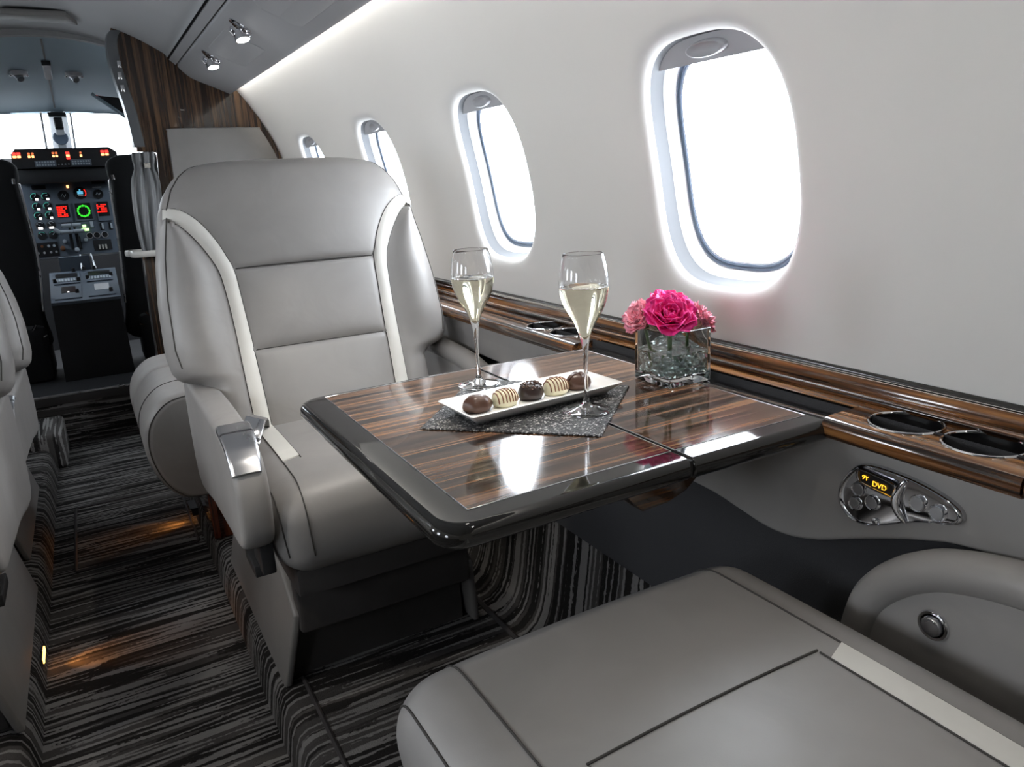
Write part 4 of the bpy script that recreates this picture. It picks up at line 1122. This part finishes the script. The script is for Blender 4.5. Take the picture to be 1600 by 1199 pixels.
obj('edge_trim', rings([[(a - .012, YB + .02, b), (a - .008, YB - .004, b), (a + .030, YB - .008, b), (a + .034, YB + .0, b), (a + .034, YB + .06, b), (a - .012, YB + .06, b)] for a, b in pil], True, True), 'edge', bh, 40)
bm = bmesh.new()
for z, dx in ((1.705, .003), (1.66, -.002), (1.61, .0)): add_box(bm, .252 + dx, .268 + dx, YB - .014, YB - .006, z, z + .03, bev=.003)
obj('door_latch', bm, 'chrome', bh)
obj('kick_edge', tube([(.221, YB - .004, .93), (.212, YB - .004, .70), (.205, YB - .004, .30)], .006, n=8), 'chrome', bh)
# leather pad on the bulkhead above the bench
pad = smooth2([(.42, 1.462), (.60, 1.463), (.78, 1.461), (.80, 1.452), (.836, 1.385), (.868, 1.30), (.885, 1.18), (.885, .80), (.41, .80), (.395, .82), (.398, 1.10), (.402, 1.40), (.405, 1.452)], 2, True)
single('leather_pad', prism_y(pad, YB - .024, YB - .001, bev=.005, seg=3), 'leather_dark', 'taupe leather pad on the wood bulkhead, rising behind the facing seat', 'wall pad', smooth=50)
# counter tray and the gathered curtain in the hatch
tr = smooth2([(.168, 3.75), (.172, 3.70), (.190, 3.665), (.23, 3.655), (.32, 3.655), (.345, 3.70), (.345, 3.80), (.168, 3.80)], 4, True)
cxx, cyy = .255, 3.74
R = lambda q_, z: [(cxx + (a - cxx) * q_, cyy + (b - cyy) * q_, z) for a, b in tr]
single('counter_tray', rings([R(.94, .927), R(1., .932), R(1.01, .943), R(.99, .953), R(.95, .955), R(.92, .945)], True, True), 'tray', 'small ivory counter lip with rounded edge below the grey curtain', 'counter', smooth=60)
cut = []
for j in range(25):
    z = .949 + (1.366 - .949) * j / 24; f = j / 24
    half = .040 + .018 * sin(pi * f) - .012 * math.exp(-((f - .84) / .07) ** 2) + .004 * f
    cx_ = .262 + .030 * f
    row = []
    for k in range(41):
        u = -1 + 2 * k / 40
        row.append((cx_ + u * half, 3.715 + .007 * sin(u * 9 + 2.2 * f) + .004 * sin(u * 17 - f * 3), z))
    cut.append(row + [(a, b + .006, c) for a, b, c in row[::-1]])
ct = thing('curtain', 'gathered grey curtain hanging over the ivory counter lip at the flight deck entrance', 'curtain', (.28, 3.715, .949))
obj('cloth', rings(cut, True, True), 'curtain', ct, 60)
obj('curtain_clip', rings([[(.30 + .012 * a, 3.70 + .004 * b, 1.30 + c) for a, b in ((-1, -1), (1, -1), (1, 1), (-1, 1))] for c in (0, .02)], True, True), 'chrome', ct)

# flight deck shell
struct('wall_cockpit', rings([[(x, y, .2), (x, y, 1.1), (x, y, 1.44)] for x, y in ((-1.05, 3.8), (-1.0, 4.9), (-.75, 5.5), (0, 5.7), (.70, 5.5), (.95, 4.9), (1.0, 3.8))], False, False), 'cockpit_black', 60)
hd = []
for y, zc, drop in ((4.10, 1.885, .55), (4.35, 1.83, .50), (4.41, 1.819, .483), (4.7, 1.765, .40), (5.0, 1.715, .28), (5.18, 1.690, .20), (5.24, 1.672, .18)):
    um = interp([(4.10, 1.), (4.36, .98), (4.40, .72), (5.3, .72)], y)
    hd.append([(-.02 + u * um * .95, y, zc - drop * abs(u * um) ** 2.2) for u in [k / 12 for k in range(-12, 13)]])
struct('ceiling_cockpit', rings(hd, False, False), 'cockpit_head', 60)
arch = [(-.02 + u * .95, 1.885 - .55 * abs(u) ** 2.2) for u in [k / 14 for k in range(-14, 15)]]
struct('trim_6', rings([[(a, 4.095, b - .004), (a, 4.095, b + .10), (a, 4.13, b + .10), (a, 4.13, b - .006)] for a, b in arch], True, True), 'ceiling', 40)
# side closures of the flight deck above the side consoles
for sgn in (-1, 1):
    struct('wall_cockpit_%s' % ('left' if sgn < 0 else 'right'), rings([[(-.02 + sgn * .93, y, 1.36), (-.02 + sgn * .93, y, 1.42), (-.02 + sgn * .93, y, 1.92)] for y in (3.8, 4.1, 4.38)], False, False), 'cockpit_head')
    struct('window_%d' % (11 if sgn < 0 else 12), rings([[(-.02 + sgn * a, y, z) for a, z in ((.95, 1.40), (.80, 1.52), (.66, z1))] for y, z1 in ((4.38, 1.60), (4.8, 1.585), (5.15, 1.595))], False, False), 'windscreen')
# bulkhead on the left side of the aisle (mostly outside the frame)
struct('wall_forward_left', prism_y([(-.42, .1), (-.42, 1.84), (-.6, 1.7), (-.78, 1.6), (-.98, 1.3), (-1.02, 1.0), (-.98, .1)], YB, YB + .05), 'wood_z', 30)
# windscreen: glass, posts and frames
wsy = lambda z: 5.42 - .75 * (z - 1.45)
glass = rings([[(x, wsy(z) - .35 * abs(x + .01) ** 2, z) for x in [-.95 + 1.9 * k / 20 for k in range(21)]] for z in (1.44, 1.55, 1.68)], False, False)
struct('window_10', glass, 'windscreen', 60)
bm = bmesh.new()
add_rings(bm, [[(-.02 + u * .95, wsy(1.672) + .004 - .35 * abs(u) ** 2, 1.672 + d) for u in [k / 12 for k in range(-12, 13)]] for d in (-.012, .02)], False, False)
struct('window_frame_top', bm, 'cockpit_head')
def post(xb, xt, w_, d, name, mat):
    return struct(name, rings([[(x - w_, wsy(z) - .012 - d, z), (x + w_, wsy(z) - .012 - d, z), (x + w_, wsy(z) + .006, z), (x - w_, wsy(z) + .006, z)] for x, z in ((xb, 1.44), ((xb + xt) / 2, 1.56), (xt, 1.68))], True, True), mat, 30)
cp_ = thing('windscreen_pillar', 'white centre post of the windscreen carrying compass and round speaker', 'window post', (0, 5.4, 1.44))
obj('post_body', rings([[(x - w_ * .42, wsy(z) - .03, z), (x + w_ * .42, wsy(z) - .03, z), (x + w_, wsy(z) + .004, z), (x - w_, wsy(z) + .004, z)] for x, z, w_ in ((-.005, 1.445, .050), (0, 1.56, .048), (.004, 1.672, .046))], True, True), 'frame_white', cp_, 30)
yv = wsy(1.55) - .034
cmp_ = obj('compass', box(-.022, .022, yv - .10, yv - .05, 1.575, 1.640, bev=.006), 'cockpit_black', cp_); obj('compass_window', box(-.017, .017, yv - .104, yv - .098, 1.588, 1.625, bev=.001), 'dial_black', cmp_)
obj('compass_bracket', box(-.045, .045, yv - .10, yv - .03, 1.645, 1.668, bev=.004), 'cockpit_black', cp_)
obj('speaker_disc', rings([[(-.004 + r * cos(2 * pi * k / 28), wsy(1.535) - .03 - d, 1.535 + r * sin(2 * pi * k / 28)) for k in range(28)] for r, d in ((.040, 0), (.040, .010), (.036, .013), (.006, .010))], True, True), 'seal', cp_)
for nm, xb, xt in (('trim_7', -.088, -.078), ('trim_8', .060, .069)): post(xb, xt, .0055, .0, nm, 'frame_white')
# overhead fittings
def ch(x, y):   # headliner height
    zc = interp([(4.10, 1.885), (4.35, 1.83), (4.7, 1.765), (5.0, 1.715), (5.18, 1.690)], y); dr = interp([(4.10, .55), (4.35, .50), (4.7, .40), (5.0, .28), (5.18, .20)], y)
    return zc - dr * abs((x + .02) / .95) ** 2.2
strip = thing('overhead_strip', 'narrow vertical centre strip with grey handle on the flight deck ceiling', 'ceiling trim', (0, 4.6, 1.75))
obj('strip_line', rings([[(-.003 + s_, y, ch(0, y) - d) for s_, d in ((-.004, -.004), (-.004, .004), (.004, .004), (.004, -.004))] for y in (4.14, 4.5, 4.9, 5.2)], True, True), 'curtain', strip)
obj('strip_handle', rings([[(-.003 + s_, y, ch(0, y) - d) for s_, d in ((-.017, .0), (-.014, .014), (.014, .014), (.017, .0))] for y in (4.42, 4.62)], True, True), 'shade', strip, 30)
obj('strip_catch', box(-.022, .016, 4.39, 4.415, ch(0, 4.4) - .02, ch(0, 4.4) + .002, bev=.004), 'cockpit_black', strip)
def dome(x, y, label):
    d = thing('cockpit_lamp', label, 'lamp', (x, y, ch(x, y)), 'small swivel lamps on the flight deck ceiling')
    z = ch(x, y)
    obj('lamp_base', lathe([(.040, .004), (.038, -.010), (.030, -.016)], (x, y, z), 24), 'shade', d)
    obj('lamp_barrel', tube([(x - .005, y, z - .008), (x + .006, y - .022, z - .034)], [.020, .016], n=16), 'satin', d)
    bm = bmesh.new(); bmesh.ops.create_uvsphere(bm, u_segments=10, v_segments=6, radius=.008, matrix=Matrix.Translation((x - .034, y, z - .012))); bmesh.ops.create_uvsphere(bm, u_segments=10, v_segments=6, radius=.008, matrix=Matrix.Translation((x + .034, y, z - .012)))
    obj('lamp_screw', bm, 'chrome', d)
    return d
dome(-.126, 4.55, 'small swivel lamp at the left on the flight deck ceiling')
dome(.108, 4.55, 'small swivel lamp on the flight deck ceiling, beside the black side panel')
sp_ = thing('switch_box', 'black overhead side panel with one red light, next to the bulkhead edge', 'switch panel', (.30, 4.45, 1.66))
obj('panel_face', rings([[(.175, 4.62, 1.695), (.50, 4.62, 1.66), (.50, 4.62, 1.50), (.38, 4.62, 1.53)], [(.175, 4.66, 1.695), (.50, 4.66, 1.66), (.50, 4.66, 1.50), (.38, 4.66, 1.53)]], True, True), 'cockpit_black', sp_, 20)
obj('panel_rim', tube([(.172, 4.612, 1.700), (.28, 4.612, 1.612), (.385, 4.612, 1.525)], .009, n=8), 'cockpit_head', sp_)
obj('red_light', box(.183, .197, 4.608, 4.622, 1.682, 1.694, bev=.003), 'red_lit', sp_)
# overhead assist lamp in the cabin ceiling
bm = prism_z([(-.118, 3.62), (.098, 3.62), (.138, 3.79), (.095, 3.765), (-.098, 3.735), (-.150, 3.74)], 1.872, 1.893, bev=.004)
single('ceiling_hatch', bm, 'hatch', 'flat grey trapezoid fitting on the ceiling ahead of the flight deck arch', 'ceiling fitting')

# annunciator panel under the windscreen
ga = thing('annunciator', 'black glareshield panel with lit red and amber warning lights', 'warning panel', (0, 5.1, 1.36))
obj('panel_body', rings([[(-.262, y, 1.362), (-.258, y, 1.44), (-.235, y, 1.466), (.225, y, 1.466), (.262, y, 1.44), (.275, y, 1.362)] for y in (5.1, 5.32)], True, True), 'cockpit_black', ga, 30)
obj('panel_hood', box(-.27, .27, 5.13, 5.245, 1.28, 1.361, bev=.01), 'cockpit_black', ga)
def light(nm, x, z, w_, h_, mat, par, y=5.1): return obj(nm, box(x - w_ / 2, x + w_ / 2, y - .004, y + .003, z - h_ / 2, z + h_ / 2, bev=.002), mat, par)
for x in (-.243, -.222, .190, .212): light('warning_light', x, 1.441, .018, .014, 'red_lit', ga)
for x in (-.243, -.222, .190, .212): light('warning_light', x, 1.425, .018, .012, 'amber_lit', ga)
for x in (-.174, -.156, -.057, -.041): light('caution_light', x, 1.424, .012, .012, 'amber_lit', ga); light('caution_light', x, 1.440, .012, .011, 'amber_dim', ga)
for z, mt_ in ((1.439, 'red_lit'), (1.424, 'amber_lit'), (1.410, 'red_lit')): light('warning_light', .014, z, .018, .012, mt_, ga)
light('caution_light', .079, 1.422, .011, .013, 'amber_lit', ga); light('caution_light', .079, 1.438, .010, .011, 'amber_dim', ga)
for x in (-.102, .073):
    kp = obj('keypad', box(x - .052, x + .052, 5.092, 5.105, 1.368, 1.402, bev=.002), 'cockpit_grey', ga)
    bm = bmesh.new()
    for i in range(7):
        for j in range(2): add_box(bm, x - .046 + i * .0135, x - .037 + i * .0135, 5.089, 5.093, 1.373 + j * .014, 1.382 + j * .014, bev=.001)
    obj('keys', bm, 'knob_grey', kp)
for x in (-.039, -.022, -.007, .010): light('indicator_dot', x, 1.378, .008, .006, 'knob_grey', ga)

# main instrument panel
PY, PZ = 5.25, 1.27
def pf(x, z, d=0.):     # point on the sloping panel face, d towards the cabin
    return Vector((x, PY - .33 * (PZ - z) - d * .95, z + d * .31))
ip = thing('instrument_panel', 'blue grey flight instrument panel with round gauges and red and green screens', 'instrument panel', (-.03, 5.2, .86))
obj('panel_board', rings([[pf(-.34, z, d), pf(.30, z, d)] if False else [pf(-.34, z), pf(.30, z), pf(.30, z, -.04), pf(-.34, z, -.04)] for z in (.868, 1.0, 1.15, 1.315)], True, True), 'cockpit_grey', ip, 30)
def disc(nm, x, z, r, mat, par, d0=0., d1=.004, n=24):
    return obj(nm, rings([[pf(x + q_ * cos(2 * pi * k / n), z + q_ * sin(2 * pi * k / n), d) for k in range(n)] for q_, d in ((r, d0), (r, d1), (r * .9, d1 + .001))], True, True), mat, par)
def arcs(nm, x, z, r, a0, a1, th, mat, par, d=.006):
    return obj(nm, tube([pf(x + r * cos(a0 + (a1 - a0) * k / 14), z + r * sin(a0 + (a1 - a0) * k / 14), d) for k in range(15)], th, n=6), mat, par)
def rect(nm, x0, x1, z0, z1, mat, par, d0=0., d1=.004):
    return obj(nm, rings([[pf(x0, z0, d), pf(x1, z0, d), pf(x1, z1, d), pf(x0, z1, d)] for d in (d0, d1)], True, True), mat, par, 20)
rnd = random.Random(4)
for i, z in enumerate((1.208, 1.154, 1.102, 1.047, .992)):
    for x in (-.195, -.140):
        g = disc('engine_gauge', x, z, .0235, 'dial_black', ip)
        if i < 3: arcs('gauge_scale', x, z, .018, 1.0, 3.9, .0022, 'teal_mark', g)
        else: arcs('gauge_scale', x, z, .018, .6, 2.6, .0014, 'teal_mark' if i == 4 else 'knob_grey', g)
        a = rnd.uniform(.3, 2.8); obj('gauge_needle', tube([pf(x, z, .006), pf(x + .016 * cos(a), z + .016 * sin(a), .006)], .0015, n=6), 'knob_grey', g)
        if i < 3: rect('gauge_readout', x + .003, x + .017, z - .022, z - .011, 'white_lit', g, .004, .0075)
        if i == 3: rect('gauge_readout', x - .011, x + .012, z - .021, z - .010, 'white_lit', g, .004, .0075)
for x, z, r in ((-.049, 1.206, .028), (.131, 1.206, .026)):
    g = disc('round_dial', x, z, r, 'dial_black', ip); arcs('dial_ring', x, z, r, 0, 2 * pi, .002, 'cockpit_black', g)
    obj('dial_figure', tube([pf(x - .012, z - .004, .006), pf(x - .004, z + .010, .006), pf(x + .003, z - .008, .006), pf(x + .012, z + .006, .006)], .002, n=6), 'knob_grey', g)
g = disc('attitude_dial', .039, 1.217, .035, 'dial_black', ip)
rect('sky_block', .024, .054, 1.210, 1.226, 'cyan_lit', g, .004, .0065); rect('sky_tip', .035, .043, 1.226, 1.238, 'cyan_lit', g, .004, .0065)
arcs('red_arc', .039, 1.217, .029, -.7, .7, .0028, 'red_screen', g); rect('ground_block', .027, .053, 1.199, 1.206, 'shade', g, .004, .006)
def screen(nm, x0, x1, z0, z1):
    b_ = rect(nm, x0, x1, z0, z1, 'cockpit_grey', ip, 0, .008)
    rect('screen_glass', x0 + .006, x1 - .006, z0 + (.026 if nm == 'radar_screen' else .008), z1 - .006, 'dial_black', b_, .006, .0085)
    return b_
def redtext(b_, x0, x1, z0, z1, rows, cols):
    bm = bmesh.new(); r_ = random.Random(int(x0 * 1e4))
    for j in range(rows):
        for i in range(cols):
            if r_.random() < .12: continue
            xa = x0 + (x1 - x0) * (i + .06) / cols; xb = x0 + (x1 - x0) * (i + .90) / cols; za = z0 + (z1 - z0) * (j + .14) / rows; zb = z0 + (z1 - z0) * (j + .80) / rows
            add_rings(bm, [[pf(xa, za, d), pf(xb, za, d), pf(xb, zb, d), pf(xa, zb, d)] for d in (.0085, .0095)], True, True)
    obj('red_readout', bm, 'red_screen', b_, 20)
b1 = screen('radar_screen', -.104, -.028, 1.055, 1.164); redtext(b1, -.097, -.044, 1.085, 1.148, 6, 5)
b2 = screen('radar_screen', .107, .179, 1.050, 1.166); redtext(b2, .109, .162, 1.097, 1.147, 5, 5)
b3 = screen('compass_screen', -.008, .085, 1.058, 1.164)
arcs('compass_rose', .039, 1.112, .031, 0, 2 * pi, .0035, 'green_lit', b3, .0105)
bm = bmesh.new()
for k in range(12):
    a = 2 * pi * k / 12; add_tube(bm, [pf(.039 + .024 * cos(a), 1.112 + .024 * sin(a), .0105), pf(.039 + .036 * cos(a), 1.112 + .036 * sin(a), .0105)], .0024, n=6)
obj('rose_ticks', bm, 'green_lit', b3)
p_ = rect('digital_clock', -.200, -.130, 1.248, 1.270, 'dial_black', ip, 0, .006)
for k in range(4): rect('clock_digit', -.190 + k * .014, -.180 + k * .014, 1.253, 1.264, 'amber_dim', p_, .006, .0066) if False else None
rect('placard', .108, .180, 1.266, 1.286, 'dial_black', ip, 0, .005)
rect('placard', -.24, -.17, 1.287, 1.297, 'knob_grey', ip, 0, .003); rect('placard', .108, .155, 1.243, 1.249, 'knob_grey', ip, 0, .003); rect('placard', -.09, -.02, 1.287, 1.294, 'dial_black', ip, 0, .004)
a_ = rect('amber_indicator', -.025, -.013, 1.250, 1.264, 'amber_lit', ip, 0, .006)
# thrust levers and small controls
for nm, x0, x1, z in (('thrust_lever', -.088, -.038, 1.021), ('thrust_lever', -.034, .010, 1.021), ('thrust_lever', -.098, -.036, .986), ('thrust_lever', -.034, .024, .987)):
    lv = obj(nm, tube([pf(x0, z, .06), pf(x1, z, .06)], .0115, n=14), 'knob_grey', ip)
    xm = (x0 + x1) / 2 + (.012 if x0 < -.05 else -.012)
    obj('lever_arm', tube([pf(xm, z, .055), pf(xm, .91, .01)], .006, n=8), 'cockpit_black', lv)
obj('lever_knob', tube([pf(-.100, .985, .06), pf(-.128, 1.004, .065)], [.012, .013], n=12), 'knob_grey', ip)
for x, z in ((.026, 1.029), (.018, 1.008), (.038, 1.009)): rect('gear_light', x - .009, x + .009, z - .007, z + .007, 'green_lamp', ip, 0, .006)
rect('gear_lever', .059, .074, 1.015, 1.048, 'knob_grey', ip, 0, .02)
for x in (.118, .164): rect('slide_control', x - .010, x + .010, 1.000, 1.040, 'dial_black', ip, 0, .004); rect('slide_tab', x - .001, x + .009, 1.004, 1.036, 'knob_grey', ip, .004, .010)
for x in (.045, .082, .124): g = disc('small_dial', x, .972, .018, 'dial_black', ip); arcs('dial_ring', x, .972, .017, 0, 2 * pi, .0015, 'shade', g)
for x in (-.088, .021): disc('white_knob', x, .948, .010, 'knob_grey', ip, 0, .018)
rect('lever_slot', -.062, -.046, .90, .972, 'groove', ip, 0, .003); rect('lever_slot', -.022, -.006, .90, .972, 'groove', ip, 0, .003)
disc('white_knob', -.034, .896, .012, 'knob_grey', ip, 0, .02); disc('red_knob', -.104, .908, .012, 'drizzle', ip, 0, .03)
rect('switch_plate', .055, .150, .885, .945, 'cockpit_black', ip, 0, .002)
for x in (.085, .102, .119): rect('white_switch', x - .005, x + .004, .890, .915, 'tray', ip, 0, .012)
sw = rect('switch_plate', -.255, -.125, .873, .952, 'dial_black', ip, 0, .0025)
for k, x in enumerate((-.235, -.205, -.172, -.145)):
    disc('toggle_switch', x, .930, .007, 'drizzle' if k < 2 else 'knob_grey', sw, 0, .012); disc('toggle_switch', x + .006, .895, .006, 'shade', sw, 0, .010)
# pedestal with radio heads
pd = thing('pedestal', 'dark flight deck centre pedestal topped by a sloping radio console', 'console', (-.03, 4.75, .25))
obj('pedestal_body', rings([[(-.205, 4.55, .25), (.130, 4.55, .25), (.130, 5.0, .25), (-.205, 5.0, .25)], [(-.195, 4.55, .66), (.125, 4.55, .66), (.135, 5.0, .775), (-.190, 5.0, .775)]], True, True), 'cockpit_black', pd, 20)
def qf(u, v, d=0.):     # radio console face: u across, v 0 bottom .. 1 top
    a = Vector((-.192, 4.545, .668)).lerp(Vector((.127, 4.545, .668)), u); b = Vector((-.190, 4.99, .782)).lerp(Vector((.137, 4.99, .782)), u)
    return a.lerp(b, v) + Vector((0, -.25, .97)) * d
def qrect(nm, u0, u1, v0, v1, mat, par, d0=0., d1=.006):
    return obj(nm, rings([[qf(u0, v0, d), qf(u1, v0, d), qf(u1, v1, d), qf(u0, v1, d)] for d in (d0, d1)], True, True), mat, par, 20)
cs = qrect('console_top', -.01, 1.01, -.01, 1.02, 'cockpit_grey', pd, -.01, .006)
for u0, u1 in ((.05, .44), (.54, .94)):
    r1 = qrect('radio_head', u0, u1, .56, .95, 'cockpit_grey', pd, .005, .012); qrect('radio_window', u0 + .03, u1 - .03, .76, .90, 'dial_black', r1, .012, .0135)
    bm = bmesh.new()
    for k in range(8): uu = u0 + .03 + (u1 - u0 - .06) * k / 7.5; add_rings(bm, [[qf(uu, .62, d), qf(uu + .03, .62, d), qf(uu + .03, .71, d), qf(uu, .71, d)] for d in (.012, .015)], True, True)
    obj('radio_keys', bm, 'knob_grey', r1, 20)
    r2 = qrect('radio_head', u0, u1, .06, .50, 'cockpit_grey', pd, .005, .012); qrect('radio_window', u0 + .10, u1 - .08, .24, .44, 'dial_black' if u0 < .3 else 'shade', r2, .012, .0135)
for u, v in ((.07, .62), (.42, .62), (.56, .66), (.92, .70), (.38, .22), (.88, .16), (.36, .96), (.52, .99), (.68, .98)):
    c = qf(u, v, .01); obj('console_knob', lathe([(.010, 0), (.009, .020), (.006, .022)], c, 14), 'cockpit_black', pd)
for u, v in ((.25, .25),): c = qf(u, v, .013); obj('console_light', lathe([(.005, 0), (.004, .004)], c, 12), 'white_lit', pd)
obj('upright_panel', rings([[(-.135, 5.02, z), (.02, 5.02, z), (.02, 5.08, z), (-.135, 5.08, z)] for z in (.78, .868)], True, True), 'cockpit_grey', pd, 20)
obj('flap_handle', tube([(-.028, 5.0, .795), (-.022, 5.06, .872), (.03, 5.06, .872), (.040, 5.0, .795)], .006, n=8), 'satin', pd)
# pilot seats and what can be made out round them
def pilot(sgn, label):
    x0 = .30 if sgn > 0 else -.347; lo = -.15 if sgn > 0 else -.105
    t = thing('pilot_chair', label, 'seat', (x0 + .10 * sgn, 4.72, .25), 'black pilot seats')
    o = smooth2([(.0, 1.405), (-.075, 1.395), (-.118, 1.362), (-.120, 1.30), (-.112, 1.26), (-.122, 1.10), (-.128, .90), (lo, .60), (lo + .01, .42), (.22, .42), (.24, .9), (.19, 1.30), (.16, 1.40)], 4, True)
    obj('seat_back', prism_y([(x0 + a * sgn, b) for a, b in o], 4.68, 4.78, bev=.025, seg=3), 'pilot_seat', t, 60)
    obj('frame_edge', tube(smooth_poly([(x0 - .115 * sgn, 4.672, 1.272), (x0 - .120 * sgn, 4.672, 1.255), (x0 - .126 * sgn, 4.672, 1.1), (x0 - .131 * sgn, 4.672, .90), (x0 + lo * sgn, 4.672, .62)], 5), .0055, n=8), 'satin', t)
    obj('headrest_bolt', tube([(x0 - .098 * sgn, 4.668, 1.30), (x0 - .095 * sgn, 4.668, 1.275)], .008, n=8), 'chrome', t)
    obj('seat_base', box(min(x0 - .10 * sgn, x0 + .15 * sgn), max(x0 - .10 * sgn, x0 + .15 * sgn), 4.62, 5.0, .25, .55, bev=.03), 'pilot_seat', t)
    bm = bmesh.new()
    for a, b, c, d in ((-.06, .56, -.02, .50), (-.10, .50, -.04, .47), (.02, .60, .05, .52)): add_tube(bm, [(x0 + a * sgn, 4.63, b), (x0 + c * sgn, 4.63, d)], .006, n=6)
    obj('adjuster_levers', bm, 'dark_chrome', t)
    return t
pilot(1, 'black pilot seat back on the right of the instrument panel'); pilot(-1, 'black pilot seat back on the left of the instrument panel')

# small orange lamps in the aisle step faces
def step_lamp(x, y, z, sgn, label):
    t = thing('aisle_lamp', label, 'lamp', (x, y, z), 'orange aisle step lamps')
    obj('lamp_lens', box(x - .003, x + .003, y - .035, y + .035, z - .007, z + .007, bev=.002), 'aisle_lamp', t)
    obj('lamp_bezel', box(x - .002 - .002 * sgn, x + .002 - .002 * sgn, y - .040, y + .040, z - .011, z + .011, bev=.001), 'dark_chrome', t)
    if sgn < 0: obj('lens_mask_top', box(x - .024, x + .002, y - .046, y + .046, z + .012, z + .016), 'mechanism', t)  # added plate, hides the glowing lens from above
    if sgn < 0: obj('lens_mask_aft', rings([[(x + a, y - .046, z + b) for a, b in ((.002, -.012), (-.020, -.012), (-.020, .016), (.002, .016))], [(x + a, y - .040, z + b) for a, b in ((.002, -.012), (-.020, -.012), (-.020, .016), (.002, .016))]], True, True), 'mechanism', t)  # added end piece, keeps the lit lens out of the camera's sight
    L = bpy.data.lights.new('aisle_glow', 'SPOT'); L.energy = 1.6; L.color = (1, .36, .06); L.spot_size = 1.1; L.spot_blend = .9; L.shadow_soft_size = .01
    lo = bpy.data.objects.new('aisle_glow', L); COL.objects.link(lo); lo.parent = t; lo.location = (.008 * sgn, 0, 0)
    lo.rotation_euler = Vector((sgn, -.1, -.34)).to_track_quat('-Z', 'Y').to_euler()
step_lamp(AL - .001, 2.12, .042, 1, 'small orange lamp low in the carpeted step on the left of the aisle')
step_lamp(AR + .004, 2.88, .045, -1, 'small orange lamp in the right step below the bench seat')

# ------------------------------------------------------------------ light and view
w = bpy.data.worlds.new('daylight'); sc.world = w; w.use_nodes = True
bg = w.node_tree.nodes['Background']; bg.inputs['Color'].default_value = (.89, .945, 1., 1); bg.inputs['Strength'].default_value = 15.
w.cycles.sampling_method = 'MANUAL'; w.cycles.sample_map_resolution = 64
vs = sc.view_settings
vs.view_transform = 'Standard'; vs.look = 'None'; vs.gamma = 1.; vs.exposure = .2; vs.use_curve_mapping = False
sc.cycles.max_bounces = 14; sc.cycles.diffuse_bounces = 6; sc.cycles.glossy_bounces = 6; sc.cycles.transmission_bounces = 12; sc.cycles.transparent_max_bounces = 12
sc.cycles.sample_clamp_indirect = 8.; sc.cycles.use_denoising = True; sc.cycles.caustics_reflective = False
